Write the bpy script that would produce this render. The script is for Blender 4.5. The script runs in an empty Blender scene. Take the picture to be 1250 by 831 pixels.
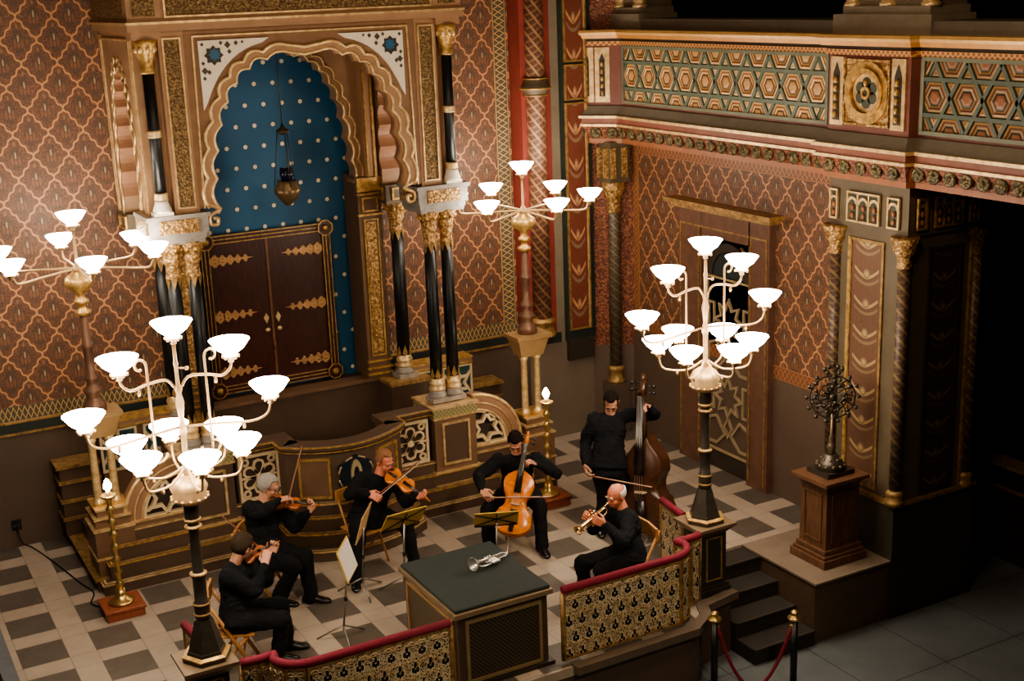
import bpy, bmesh, math, random
from mathutils import Vector, Matrix
random.seed(7)
PI = math.pi
SCN = bpy.context.scene
COL = SCN.collection
TOPS = []
K = 0.8            # the whole place is drawn in units of 0.8 m and scaled to metres at the end

# ------------------------------------------------------------------ materials
class NT:
    def __init__(s, name):
        s.mat = bpy.data.materials.new(name); s.mat.use_nodes = True
        s.t = s.mat.node_tree; s.t.nodes.clear()
        s.out = s.t.nodes.new('ShaderNodeOutputMaterial')
    def n(s, typ, **kw):
        nd = s.t.nodes.new(typ)
        for k, v in kw.items(): setattr(nd, k, v)
        return nd
    def put(s, sock, v):
        if isinstance(v, bpy.types.NodeSocket): s.t.links.new(v, sock)
        else: sock.default_value = v
    def m(s, op, a, b=0.0, c=None):
        nd = s.n('ShaderNodeMath', operation=op)
        s.put(nd.inputs[0], a); s.put(nd.inputs[1], b)
        if c is not None: s.put(nd.inputs[2], c)
        return nd.outputs[0]
    def xyz(s):
        tc = s.n('ShaderNodeTexCoord'); sp = s.n('ShaderNodeSeparateXYZ')
        s.t.links.new(tc.outputs['Object'], sp.inputs[0])
        return sp.outputs[0], sp.outputs[1], sp.outputs[2]
    def coord(s): return s.n('ShaderNodeTexCoord').outputs['Object']
    def noise(s, scale, detail=3, rough=.55, vec=None):
        nd = s.n('ShaderNodeTexNoise'); nd.inputs['Scale'].default_value = scale
        nd.inputs['Detail'].default_value = detail; nd.inputs['Roughness'].default_value = rough
        s.t.links.new(vec if vec is not None else s.coord(), nd.inputs['Vector'])
        return nd.outputs['Fac']
    def voro(s, scale, feature='F1', out='Distance', vec=None):
        nd = s.n('ShaderNodeTexVoronoi', feature=feature); nd.inputs['Scale'].default_value = scale
        s.t.links.new(vec if vec is not None else s.coord(), nd.inputs['Vector'])
        return nd.outputs[out]
    def mix(s, f, a, b):
        nd = s.n('ShaderNodeMix', data_type='RGBA')
        s.put(nd.inputs[0], f)
        for i, v in ((6, a), (7, b)):
            s.put(nd.inputs[i], v if isinstance(v, bpy.types.NodeSocket) else (*v, 1))
        return nd.outputs[2]
    def ramp(s, f, stops, interp='LINEAR'):
        nd = s.n('ShaderNodeValToRGB'); cr = nd.color_ramp; cr.interpolation = interp
        while len(cr.elements) < len(stops): cr.elements.new(.5)
        for e, (p, c) in zip(cr.elements, stops): e.position = p; e.color = (*c, 1)
        s.put(nd.inputs[0], f); return nd.outputs[0]
    def bsdf(s, col, rough=.5, metal=0.0, bump=None, bstr=.3, bdist=.02, spec=None, **kw):
        p = s.n('ShaderNodeBsdfPrincipled')
        s.put(p.inputs['Base Color'], col if isinstance(col, bpy.types.NodeSocket) else (*col, 1))
        s.put(p.inputs['Roughness'], rough); s.put(p.inputs['Metallic'], metal)
        if spec is not None: p.inputs['Specular IOR Level'].default_value = spec
        for k, v in kw.items(): s.put(p.inputs[k.replace('_', ' ')], v)
        if bump is not None:
            b = s.n('ShaderNodeBump'); b.inputs['Strength'].default_value = bstr; b.inputs['Distance'].default_value = bdist
            s.t.links.new(bump, b.inputs['Height']); s.t.links.new(b.outputs[0], p.inputs['Normal'])
        s.t.links.new(p.outputs[0], s.out.inputs[0]); s.p = p
        return s.mat

MATS = {}
def plain(name, col, rough=.5, metal=0, var=.25, scale=6, bstr=.12, **kw):
    """a plain colour with gentle mottling and a little relief"""
    if name in MATS: return MATS[name]
    n = NT(name); f = n.noise(scale)
    c = n.mix(f, [x*(1-var) for x in col], [min(1, x*(1+var)) for x in col])
    MATS[name] = n.bsdf(c, rough, metal, bump=n.noise(scale*5), bstr=bstr, bdist=.01, **kw)
    return MATS[name]

def mat_gold(name='gold', hi=(.78,.50,.17), lo=(.34,.19,.06), scale=14, metal=.55, rough=.38):
    n = NT(name); f = n.noise(scale, 4)
    c = n.ramp(f, [(.3, lo), (.62, hi)])
    return n.bsdf(c, rough, metal, bump=n.noise(scale*3), bstr=.25, bdist=.01)

def mat_carved(name, hi, lo, scale=16, metal=.3):
    """low gilt relief: scroll-like cells over a darker ground"""
    n = NT(name)
    v = n.voro(scale, 'SMOOTH_F1'); v2 = n.voro(scale*2.1, 'SMOOTH_F1'); w = n.noise(scale*.5, 4)
    k = n.m('ADD', n.m('ADD', n.m('MULTIPLY', v, .9), n.m('MULTIPLY', v2, .5)), n.m('MULTIPLY', n.m('SUBTRACT', w, .5), .5))
    md = [(x+y)*.5 for x, y in zip(hi, lo)]
    c = n.ramp(k, [(.22, hi), (.42, md), (.62, lo), (.85, [x*.55 for x in lo])])
    return n.bsdf(c, .45, metal, bump=n.m('SUBTRACT', 1.0, k), bstr=.6, bdist=.03)

def mat_paper(name, axis):
    """ogee-lattice wallpaper; axis 0 for a wall along X, 1 for a wall along Y"""
    n = NT(name); co = n.xyz(); x, z = co[axis], co[2]
    W, H = .49, .65
    v = n.m('DIVIDE', z, H); u = n.m('DIVIDE', x, W)
    wob = n.m('MULTIPLY', n.m('SINE', n.m('MULTIPLY', n.m('SUBTRACT', u, v), 2*PI*3)), .030)
    wob2 = n.m('MULTIPLY', n.m('SINE', n.m('MULTIPLY', n.m('ADD', u, v), 2*PI*3)), .030)
    a = n.m('ADD', n.m('ADD', u, v), wob); b = n.m('ADD', n.m('SUBTRACT', u, v), wob2)
    da = n.m('ABSOLUTE', n.m('SUBTRACT', n.m('FRACT', a), .5)); db = n.m('ABSOLUTE', n.m('SUBTRACT', n.m('FRACT', b), .5))
    d = n.m('MAXIMUM', da, db)                      # .5 on a line, 0 in a diamond's centre
    # the position inside a diamond
    p = n.m('SUBTRACT', n.m('FRACT', n.m('ADD', u, v)), .5); q = n.m('SUBTRACT', n.m('FRACT', n.m('SUBTRACT', u, v)), .5)
    lx = n.m('MULTIPLY', n.m('ADD', p, q), .5); lz = n.m('MULTIPLY', n.m('SUBTRACT', p, q), .5)
    def blob(cx, cz, rx, rz):
        e = n.m('ADD', n.m('POWER', n.m('DIVIDE', n.m('SUBTRACT', n.m('ABSOLUTE', lx), cx), rx), 2.0), n.m('POWER', n.m('DIVIDE', n.m('SUBTRACT', lz, cz), rz), 2.0))
        return n.m('SMOOTH_MIN', n.m('MAXIMUM', n.m('MULTIPLY', n.m('SUBTRACT', 1.25, e), 3.0), 0.0), 1.0, .1)
    base = n.mix(n.noise(14, 5, .7), (.080,.036,.023), (.140,.072,.045))
    # tendril texture
    vr = n.voro(20, 'DISTANCE_TO_EDGE')
    tend = n.m('LESS_THAN', vr, .045)
    base = n.mix(n.m('MULTIPLY', tend, .6), base, (.30,.125,.06))
    spots = n.m('LESS_THAN', n.voro(26), .16)
    base = n.mix(n.m('MULTIPLY', spots, .6), base, (.06,.05,.035))
    c = n.mix(n.m('MULTIPLY', blob(0, -.02, .17, .25), .45), base, (.055,.042,.03))
    c = n.mix(n.m('MULTIPLY', blob(.1, -.06, .04, .10), .6), c, (.25,.105,.05))
    c = n.mix(n.m('MULTIPLY', blob(0, -.10, .035, .06), .7), c, (.26,.11,.055))
    c = n.mix(blob(0, .05, .025, .075), c, (.33,.26,.16))
    c = n.mix(n.m('MULTIPLY', blob(0, .30, .035, .05), .6), c, (.28,.16,.08))
    line = n.m('GREATER_THAN', d, .452); core = n.m('GREATER_THAN', d, .474)
    c = n.mix(line, c, (.25,.10,.045)); c = n.mix(core, c, (.52,.27,.125))
    return n.bsdf(c, .55, 0, bump=d, bstr=.15, bdist=.02)

def mat_border(name, axis, per=.16, z0=1.97, z1=2.22, hi=(.46,.30,.13), lo=(.05,.045,.03), vert=None):
    n = NT(name); co = n.xyz()
    if vert is None: u = n.m('DIVIDE', co[axis], per); v = n.m('DIVIDE', n.m('SUBTRACT', co[2], z0), z1-z0)
    else: u = n.m('DIVIDE', co[2], per); v = n.m('DIVIDE', n.m('SUBTRACT', co[axis], vert[0]), vert[1]-vert[0])
    t = n.m('ABSOLUTE', n.m('SUBTRACT', n.m('FRACT', u), .5))
    e = n.m('ABSOLUTE', n.m('SUBTRACT', n.m('ADD', n.m('MULTIPLY', t, 1.5), .12), v))
    e2 = n.m('ABSOLUTE', n.m('SUBTRACT', n.m('SUBTRACT', .86, n.m('MULTIPLY', t, 1.5)), v))
    k = n.m('MINIMUM', e, e2)
    c = n.ramp(k, [(.0, hi), (.06, hi), (.1, lo), (.3, [min(1, x*1.8) for x in lo])])
    edge = n.m('GREATER_THAN', n.m('ABSOLUTE', n.m('SUBTRACT', v, .5)), .44)
    c = n.mix(edge, c, [x*.9 for x in hi])
    return n.bsdf(c, .5)

def mat_stars(name):
    n = NT(name); x, y, z = n.xyz(); s = .305
    r = n.m('DIVIDE', z, s*1.06); row = n.m('FLOOR', r)
    u = n.m('ADD', n.m('DIVIDE', x, s), n.m('MULTIPLY', row, .42))
    fx = n.m('SUBTRACT', n.m('FRACT', u), .5); fz = n.m('MULTIPLY', n.m('SUBTRACT', n.m('FRACT', r), .5), 1.06)
    d = n.m('SQRT', n.m('ADD', n.m('POWER', fx, 2.0), n.m('POWER', fz, 2.0)))
    a = n.m('ARCTAN2', fz, fx)
    d = n.m('ADD', d, n.m('MULTIPLY', n.m('COSINE', n.m('MULTIPLY', a, 6.0)), .014))
    blue = n.mix(n.noise(1.3, 3), (.016,.095,.20), (.028,.145,.29))
    c = n.mix(n.m('LESS_THAN', d, .145), blue, (.03,.05,.06)); c = n.mix(n.m('LESS_THAN', d, .112), c, (.85,.80,.66))
    return n.bsdf(c, .55)

def mat_floor(name):
    n = NT(name); x, y, z = n.xyz(); P = .9
    fx = n.m('FRACT', n.m('DIVIDE', n.m('ADD', x, 11.34+90), P)); fy = n.m('FRACT', n.m('DIVIDE', n.m('SUBTRACT', 90-.495, y), P))
    dark = n.m('MULTIPLY', n.m('LESS_THAN', fx, .633), n.m('LESS_THAN', fy, .633))
    vein = n.noise(3.5, 8, .65)
    li = n.mix(vein, (.27,.215,.165), (.45,.37,.295))
    dk = n.mix(n.noise(5, 6, .6), (.070,.058,.047), (.135,.112,.090))
    c = n.mix(dark, li, dk)
    # joints: edges of the dark slabs and the middle seam of the pale bands
    def near(f, t, w): return n.m('LESS_THAN', n.m('ABSOLUTE', n.m('SUBTRACT', f, t)), w)
    j = n.m('MAXIMUM', n.m('MAXIMUM', near(fx, .633, .006), near(fy, .633, .006)), n.m('MAXIMUM', near(fx, .004, .006), near(fy, .004, .006)))
    c = n.mix(n.m('MULTIPLY', j, .5), c, (.09,.07,.055))
    return n.bsdf(c, n.m('ADD', n.m('MULTIPLY', vein, .25), .33), 0, bump=j, bstr=-.15, bdist=.01)

def mat_slab(name):
    n = NT(name); x, y, z = n.xyz(); P = 1.3
    fx = n.m('FRACT', n.m('DIVIDE', n.m('ADD', x, 90.2), P)); fy = n.m('FRACT', n.m('DIVIDE', n.m('ADD', y, 90.5), P))
    j = n.m('MAXIMUM', n.m('LESS_THAN', fx, .012), n.m('LESS_THAN', fy, .012))
    c = n.mix(n.noise(1.6, 6, .65), (.06,.068,.07), (.17,.185,.185)); c = n.mix(j, c, (.02,.022,.024))
    return n.bsdf(c, .45, 0, bump=j, bstr=-.2, bdist=.01)

def mat_strap(name, axis, u0, v0, cell, strap=(.105,.135,.105), cols=None, ww=.024):
    """interlaced hexagon-and-star strapwork with stepped mouldings inside each cell"""
    n = NT(name); co = n.xyz()
    u = n.m('SUBTRACT', co[axis], u0); v = n.m('SUBTRACT', co[2], v0)
    def fam(ax, av, sp, off):
        t = n.m('ADD', n.m('DIVIDE', n.m('ADD', n.m('MULTIPLY', u, ax), n.m('MULTIPLY', v, av)), sp), off)
        return n.m('MULTIPLY', n.m('ABSOLUTE', n.m('SUBTRACT', n.m('FRACT', n.m('ADD', t, .5)), .5)), sp)
    d = n.m('MINIMUM', fam(0, 1, cell, .5), n.m('MINIMUM', fam(.866, .5, cell, 0), fam(.866, -.5, cell, 0)))
    cols = cols or ((.88,.62,.30), (.40,.14,.055), (.86,.58,.26), (.16,.08,.04), (.66,.38,.17))
    st = [(0, strap), (ww, [x*1.3 for x in strap]), (ww+.004, (.05,.035,.02)), (ww+.012, cols[0]), (ww+.035, cols[0]), (ww+.04, cols[1]), (ww+.062, cols[1]), (ww+.066, cols[2]), (ww+.085, cols[2]), (ww+.09, cols[3]), (ww+.115, cols[3]), (ww+.12, cols[4])]
    c = n.ramp(n.m('MULTIPLY', d, 2.0), [(2*p, q) for p, q in st], 'CONSTANT')
    c = n.mix(n.m('MULTIPLY', n.noise(25), .35), c, (.05,.035,.02))
    h = n.ramp(n.m('MULTIPLY', d, 2.0), [(0, (1,1,1)), (2*ww, (.9,.9,.9)), (2*ww+.03, (.45,.45,.45)), (2*ww+.1, (.6,.6,.6)), (2*ww+.2, (.05,.05,.05)), (2*ww+.3, (.25,.25,.25))])
    return n.bsdf(c, .42, .12, bump=h, bstr=.9, bdist=.06)

def mat_twist(name, hi, lo, pitch=.22, k=1.0):
    """painted spiral bands around an upright shaft at the local origin of its cell"""
    n = NT(name); x, y, z = n.xyz()
    s = n.m('FRACT', n.m('ADD', n.m('DIVIDE', z, pitch), n.m('MULTIPLY', n.m('ADD', x, n.m('MULTIPLY', y, -.6)), 5.0*k)))
    t = n.m('FRACT', n.m('SUBTRACT', n.m('DIVIDE', z, pitch*.5), n.m('MULTIPLY', x, 6.0)))
    c = n.ramp(s, [(0, hi), (.12, hi), (.16, lo), (.5, [q*1.6 for q in lo]), (.84, lo), (.88, hi)])
    c = n.mix(n.m('MULTIPLY', n.m('LESS_THAN', t, .3), .45), c, hi)
    return n.bsdf(c, .5, 0, bump=s, bstr=.2)

def mat_vase(name, axis, u0, u1, per=.62, ground=(.12,.035,.022), hi=(.52,.27,.13), hi2=(.22,.15,.09)):
    """a column of winged vase motifs on a dark painted panel"""
    n = NT(name); co = n.xyz()
    lx = n.m('MULTIPLY', n.m('ABSOLUTE', n.m('SUBTRACT', n.m('DIVIDE', n.m('SUBTRACT', co[axis], u0), u1-u0), .5)), 2.0)
    v = n.m('SUBTRACT', n.m('FRACT', n.m('DIVIDE', co[2], per)), .5)
    wing = n.m('ABSOLUTE', n.m('SUBTRACT', v, n.m('MULTIPLY', n.m('POWER', lx, 1.6), .42)))
    wing2 = n.m('ABSOLUTE', n.m('SUBTRACT', n.m('ADD', v, .22), n.m('MULTIPLY', n.m('POWER', lx, 2.0), .35)))
    bud = n.m('ADD', n.m('POWER', n.m('DIVIDE', lx, .22), 2.0), n.m('POWER', n.m('DIVIDE', n.m('SUBTRACT', v, .12), .16), 2.0))
    inside = n.m('LESS_THAN', lx, .8)
    c = n.mix(n.noise(18, 4), ground, [x*1.7 for x in ground])
    c = n.mix(n.m('MULTIPLY', inside, n.m('LESS_THAN', wing2, .05)), c, hi2)
    c = n.mix(n.m('MULTIPLY', inside, n.m('LESS_THAN', wing, .055)), c, hi)
    c = n.mix(n.m('LESS_THAN', bud, 1.0), c, hi2); c = n.mix(n.m('LESS_THAN', bud, .35), c, hi)
    return n.bsdf(c, .5)

def mat_filigree(name):
    """gilt and cream tracery of bells and scrolls over a dark ground"""
    n = NT(name); tc = n.n('ShaderNodeTexCoord'); sp = n.n('ShaderNodeSeparateXYZ'); n.t.links.new(tc.outputs['UV'], sp.inputs[0])
    P = .19; u = n.m('DIVIDE', sp.outputs[0], P); v = n.m('DIVIDE', sp.outputs[1], P*1.15)
    row = n.m('FLOOR', v); u = n.m('ADD', u, n.m('MULTIPLY', row, .5))
    fx = n.m('ABSOLUTE', n.m('SUBTRACT', n.m('FRACT', u), .5)); fz = n.m('SUBTRACT', n.m('FRACT', v), .5)
    def ell(cx, cz, rx, rz): return n.m('ADD', n.m('POWER', n.m('DIVIDE', n.m('SUBTRACT', fx, cx), rx), 2.0), n.m('POWER', n.m('DIVIDE', n.m('SUBTRACT', fz, cz), rz), 2.0))
    bell = n.m('MINIMUM', ell(0, .12, .10, .2), n.m('MINIMUM', ell(.15, -.14, .10, .17), ell(0, -.26, .08, .12)))
    swirl = n.voro(34, 'DISTANCE_TO_EDGE', vec=tc.outputs['UV'])
    wire = n.m('LESS_THAN', swirl, .17)
    tone = n.noise(2.2, 3, vec=tc.outputs['UV'])
    gilt = n.mix(tone, (.46,.33,.15), (.85,.74,.54))
    c = n.mix(wire, (.08,.06,.035), gilt)
    rim = n.m('MULTIPLY', n.m('LESS_THAN', bell, 1.9), n.m('GREATER_THAN', bell, 1.0))
    c = n.mix(rim, c, n.mix(tone, (.75,.60,.34), (.95,.88,.72)))
    c = n.mix(n.m('LESS_THAN', bell, 1.0), c, (.012,.010,.008))
    hgt = n.m('ADD', n.m('MULTIPLY', wire, .6), rim)
    return n.bsdf(c, .4, .25, bump=hgt, bstr=.5, bdist=.02)

def mat_diaper(name, hi, lo, s=.06, axis=0):
    n = NT(name); co = n.xyz(); u = n.m('DIVIDE', co[axis], s); v = n.m('DIVIDE', co[2], s)
    a = n.m('ABSOLUTE', n.m('SUBTRACT', n.m('FRACT', n.m('ADD', u, v)), .5)); b = n.m('ABSOLUTE', n.m('SUBTRACT', n.m('FRACT', n.m('SUBTRACT', u, v)), .5))
    d = n.m('MAXIMUM', a, b); c = n.mix(n.m('GREATER_THAN', d, .38), lo, hi)
    return n.bsdf(c, .5, .1, bump=d, bstr=.4, bdist=.01)

def mat_wood(name, a, b, scale=(6, 6, 1.2), rough=.4, bstr=.1):
    n = NT(name); mp = n.n('ShaderNodeMapping'); mp.inputs['Scale'].default_value = scale
    n.t.links.new(n.coord(), mp.inputs[0])
    f = n.noise(4, 6, .6, vec=mp.outputs[0])
    return n.bsdf(n.ramp(f, [(.3, a), (.7, b)]), rough, 0, bump=f, bstr=bstr, bdist=.01)

def mat_emit(name, col, s):
    n = NT(name); e = n.n('ShaderNodeEmission'); e.inputs[0].default_value = (*col, 1); e.inputs[1].default_value = s
    n.t.links.new(e.outputs[0], n.out.inputs[0]); return n.mat

GOLD = mat_gold(hi=(.66,.42,.15), lo=(.28,.155,.055))
GOLDB = mat_gold('gold_bright', (.84,.62,.34), (.50,.33,.15), 10)
GOLDD = mat_gold('gold_dull', (.42,.26,.10), (.17,.095,.04), 12, .35, .45)
CARVED = mat_carved('carved_gilding', (.80,.55,.24), (.36,.20,.075), 24)
CARVED2 = mat_carved('carved_gilding_dim', (.44,.29,.12), (.16,.095,.04), 34)
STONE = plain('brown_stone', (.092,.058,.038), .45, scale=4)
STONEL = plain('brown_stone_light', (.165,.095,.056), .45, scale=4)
OCHRE = plain('ochre_plaster', (.35,.205,.115), .5, scale=5)
GREYST = plain('veined_grey_marble', (.30,.27,.24), .35, scale=9, var=.5)
DARKST = plain('dark_stone', (.040,.030,.023), .45)
BLACKM = plain('black_marble', (.006,.0075,.0085), .4, var=.5, scale=8, bstr=.02)
WINGST = plain('wing_stone', (.27,.155,.095), .45, scale=4)
CREAM = plain('cream_tracery', (.60,.46,.29), .5, var=.2)
WHITEP = plain('white_plaster', (.78,.70,.58), .6, var=.12)
DGREEN = plain('dark_green_paint', (.022,.030,.026), .4)
DADO = plain('brown_dado_paint', (.105,.070,.050), .55, scale=2.5, var=.18)
DADOG = plain('grey_dado_paint', (.175,.135,.100), .55, scale=2.5, var=.18)
REDP = plain('red_paint', (.24,.045,.035), .5, scale=4)
GREYP = plain('grey_green_paint', (.20,.165,.115), .5, scale=4)
OLIVE = plain('olive_grey_paint', (.115,.088,.055), .5, scale=4)
RUST = plain('rust_paint', (.30,.115,.055), .5, scale=6)
RUSTM = mat_carved('rust_ornament', (.40,.16,.065), (.17,.05,.028), 26, 0)
BLACK = plain('black_and_unlit_dark', (.004,.004,.004), .8)
VELVET = plain('crimson_velvet', (.17,.008,.024), .8, var=.3, scale=20)
GREENC = plain('dark_green_cloth', (.026,.034,.030), .95, scale=30, var=.25)
BRONZE = plain('dark_bronze', (.085,.072,.055), .36, .6, var=.4, scale=9)
BRASS = plain('brass', (.62,.42,.17), .28, .85, var=.25, scale=9)
LAMPM = plain('gilt_lamp_metal', (.46,.30,.15), .42, .5, var=.2)
MAROON = plain('dark_maroon_metal', (.22,.125,.085), .4, .4)
SHADE = mat_emit('lit_glass_shade', (1.0,.86,.69), 38.0)
FLAME = mat_emit('lit_candle_bulb', (1.0,.82,.56), 120.0)
WOODL = mat_wood('honey_wood', (.36,.16,.055), (.52,.27,.10))
WOODR = mat_wood('red_brown_wood', (.19,.05,.025), (.29,.085,.042))
WOODD = mat_wood('dark_mahogany', (.035,.011,.007), (.075,.022,.013), rough=.35)
WOODM = mat_wood('walnut', (.12,.055,.025), (.22,.105,.05))
PAPER = plain('sheet_paper', (.80,.76,.68), .8, var=.06)
FOLDER = plain('yellow_folder', (.52,.34,.05), .6, var=.15)
STEEL = plain('grey_steel', (.30,.28,.25), .35, .8)
SILVER = plain('silver_plate', (.74,.71,.66), .3, .9, var=.1, bstr=.02)
CLOTH = plain('black_cloth', (.0060,.0065,.0078), .9, var=.4, scale=9, bstr=.3, spec=.25)
SHOE = plain('black_leather', (.008,.008,.008), .25, bstr=.03)
SKIN = plain('skin', (.55,.27,.17), .5, var=.12, scale=12, bstr=.03)
SKINR = plain('ruddy_skin', (.62,.22,.13), .5, var=.15, scale=10, bstr=.03)

# ------------------------------------------------------------------ mesh builder
class B:
    def __init__(s): s.bm = bmesh.new(); s.uv = None
    def quad(s, pts, sm=False):
        f = s.bm.faces.new([s.bm.verts.new(p) for p in pts]); f.smooth = sm; return f
    def box(s, x0, y0, z0, x1, y1, z1, M=None):
        P = [Vector((x, y, z)) for z in (z0, z1) for y in (y0, y1) for x in (x0, x1)]
        if M is not None: P = [M @ p for p in P]
        v = [s.bm.verts.new(p) for p in P]
        for f in ((0,2,3,1),(4,5,7,6),(0,1,5,4),(2,6,7,3),(0,4,6,2),(1,3,7,5)): s.bm.faces.new([v[i] for i in f])
        return s
    def frust(s, x0, y0, x1, y1, z0, z1, inset, M=None):
        P = [(x0,y0,z0),(x1,y0,z0),(x1,y1,z0),(x0,y1,z0),(x0+inset,y0+inset,z1),(x1-inset,y0+inset,z1),(x1-inset,y1-inset,z1),(x0+inset,y1-inset,z1)]
        P = [Vector(p) for p in P]
        if M is not None: P = [M @ p for p in P]
        v = [s.bm.verts.new(p) for p in P]
        for f in ((3,2,1,0),(4,5,6,7),(0,1,5,4),(1,2,6,5),(2,3,7,6),(3,0,4,7)): s.bm.faces.new([v[i] for i in f])
        return s
    def rings(s, R, closed=False, caps=True, sm=True):
        V = [[s.bm.verts.new(p) for p in r] for r in R]; n = len(V[0])
        L = list(zip(V, V[1:])) + ([(V[-1], V[0])] if closed else [])
        for a, b in L:
            for i in range(n):
                f = s.bm.faces.new((a[i], a[(i+1) % n], b[(i+1) % n], b[i])); f.smooth = sm
        if caps and not closed:
            s.bm.faces.new(V[0][::-1]); s.bm.faces.new(V[-1])
        return s
    def tube(s, pts, r, seg=8, closed=False, flat=None, caps=True):
        pts = [Vector(p) for p in pts]; n = len(pts); R = []; ref = None
        for i, p in enumerate(pts):
            if closed: t = pts[(i+1) % n]-pts[i-1]
            else: t = pts[min(i+1, n-1)]-pts[max(i-1, 0)]
            t = t.normalized() if t.length > 1e-9 else Vector((0,0,1))
            if ref is None: ref = Vector((0,0,1)) if abs(t.z) < .9 else Vector((1,0,0))
            a = (ref - t*ref.dot(t))
            a = a.normalized() if a.length > 1e-6 else t.orthogonal().normalized()
            b = t.cross(a); ref = a
            rr = r[i] if isinstance(r, (list, tuple)) else r
            fa, fb = flat or (1, 1)
            R.append([p + a*math.cos(2*PI*k/seg)*rr*fa + b*math.sin(2*PI*k/seg)*rr*fb for k in range(seg)])
        return s.rings(R, closed, caps)
    def lathe(s, prof, c=(0,0,0), seg=16, M=None, sm=True, caps=True):
        c = Vector(c); R = []
        for r, z in prof:
            ring = [Vector((r*math.cos(2*PI*k/seg), r*math.sin(2*PI*k/seg), z)) for k in range(seg)]
            R.append([(M @ p if M is not None else p) + c for p in ring])
        return s.rings(R, False, caps, sm)
    def ball(s, c, r, seg=10, M=None):
        r = (r, r, r) if isinstance(r, (int, float)) else r
        h = seg//2+1; prof = []
        R = []
        for j in range(1, h):
            t = PI*j/h
            ring = [Vector((r[0]*math.sin(t)*math.cos(2*PI*k/seg), r[1]*math.sin(t)*math.sin(2*PI*k/seg), -r[2]*math.cos(t))) for k in range(seg)]
            R.append([(M @ p if M is not None else p) + Vector(c) for p in ring])
        return s.rings(R)
    def prism(s, poly, mp, w0, w1, sm=False):
        a = [s.bm.verts.new(mp(u, v, w0)) for u, v in poly]; b = [s.bm.verts.new(mp(u, v, w1)) for u, v in poly]
        n = len(poly)
        s.bm.faces.new(a[::-1]); s.bm.faces.new(b)
        for i in range(n):
            f = s.bm.faces.new((a[i], a[(i+1) % n], b[(i+1) % n], b[i])); f.smooth = sm
        return s
    def band(s, inner, outer, mp, w0, w1, closed=False, sm=False):
        """plate between two matching point rows"""
        n = len(inner)
        V = [[s.bm.verts.new(mp(*p, w)) for p in row] for row in (inner, outer) for w in (w0, w1)]
        i0, i1, o0, o1 = V
        for k in range(n if closed else n-1):
            j = (k+1) % n
            s.bm.faces.new((i1[k], i1[j], o1[j], o1[k])); s.bm.faces.new((i0[k], o0[k], o0[j], i0[j]))
            f = s.bm.faces.new((i0[k], i0[j], i1[j], i1[k])); f.smooth = sm
            f = s.bm.faces.new((o0[k], o1[k], o1[j], o0[j])); f.smooth = sm
        if not closed:
            s.bm.faces.new((i0[0], i1[0], o1[0], o0[0])); s.bm.faces.new((i0[-1], o0[-1], o1[-1], i1[-1]))
        return s
    def frame(s, u0, v0, u1, v1, t, mp, w0, w1):
        I = [(u0+t, v0+t), (u1-t, v0+t), (u1-t, v1-t), (u0+t, v1-t)]; O = [(u0, v0), (u1, v0), (u1, v1), (u0, v1)]
        return s.band(I, O, mp, w0, w1, True)
    def sweep(s, path, prof, closed=False):
        """profile of (outward offset, z) along a plan path; outward is to the right of travel"""
        P = [Vector((x, y)) for x, y in path]; n = len(P); R = []
        for i in range(n):
            def nrm(a, b): d = (b-a).normalized(); return Vector((d.y, -d.x))
            if closed: n0, n1 = nrm(P[i-1], P[i]), nrm(P[i], P[(i+1) % n])
            else: n0 = nrm(P[max(i-1, 0)], P[max(i, 1)]); n1 = nrm(P[min(i, n-2)], P[min(i+1, n-1)])
            m = (n0+n1); m = m/max(.3, (1+n0.dot(n1)))
            R.append([(P[i].x+m.x*o, P[i].y+m.y*o, z) for o, z in prof])
        return s.rings(R, closed, True, False)
    def bars(s, pts, mp, w, w0, w1, closed=True):
        """flat lattice bar of width w along a 2-D polyline"""
        P = [Vector(p) for p in pts]; n = len(P); L, Rr = [], []
        for i in range(n):
            a = P[i-1] if (closed or i) else P[i]; c = P[(i+1) % n] if (closed or i < n-1) else P[i]
            d0 = (P[i]-a); d1 = (c-P[i])
            d0 = d0.normalized() if d0.length else d1.normalized(); d1 = d1.normalized() if d1.length else d0
            n0 = Vector((d0.y, -d0.x)); n1 = Vector((d1.y, -d1.x)); m = (n0+n1)/max(.45, 1+n0.dot(n1))
            L.append(tuple(P[i]-m*w/2)); Rr.append(tuple(P[i]+m*w/2))
        return s.band(L, Rr, mp, w0, w1, closed)
    def done(s, name, mat, parent=None, smooth=None, bevel=0, recalc=True):
        if recalc: bmesh.ops.recalc_face_normals(s.bm, faces=s.bm.faces[:])
        root = parent
        while root is not None and root.parent is not None: root = root.parent
        if root is not None and not root.get('local'):
            L = root.location
            for v in s.bm.verts: v.co -= L
        me = bpy.data.meshes.new(name); s.bm.to_mesh(me); s.bm.free()
        o = bpy.data.objects.new(name, me); COL.objects.link(o); o.parent = parent
        for m in (mat if isinstance(mat, (list, tuple)) else [mat]): me.materials.append(m)
        if bevel:
            md = o.modifiers.new('bevel', 'BEVEL'); md.width = bevel; md.segments = 2; md.limit_method = 'ANGLE'
        if parent is None: TOPS.append(o)
        return o

def FY(Y): return lambda u, v, w: (u, Y-w, v)          # a plane facing the hall (-Y), w outward
def FX(X): return lambda u, v, w: (X-w, u, v)          # a plane facing left along the hall (-X)
def FXr(X): return lambda u, v, w: (X+w, u, v)
def FZ(Z): return lambda u, v, w: (u, v, Z+w)
def FD(p, ang):                                        # a plane at p whose outward normal points to ang
    nx, ny = math.cos(ang), math.sin(ang); ux, uy = -ny, nx
    return lambda u, v, w: (p[0]+ux*u+nx*w, p[1]+uy*u+ny*w, v)

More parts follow.
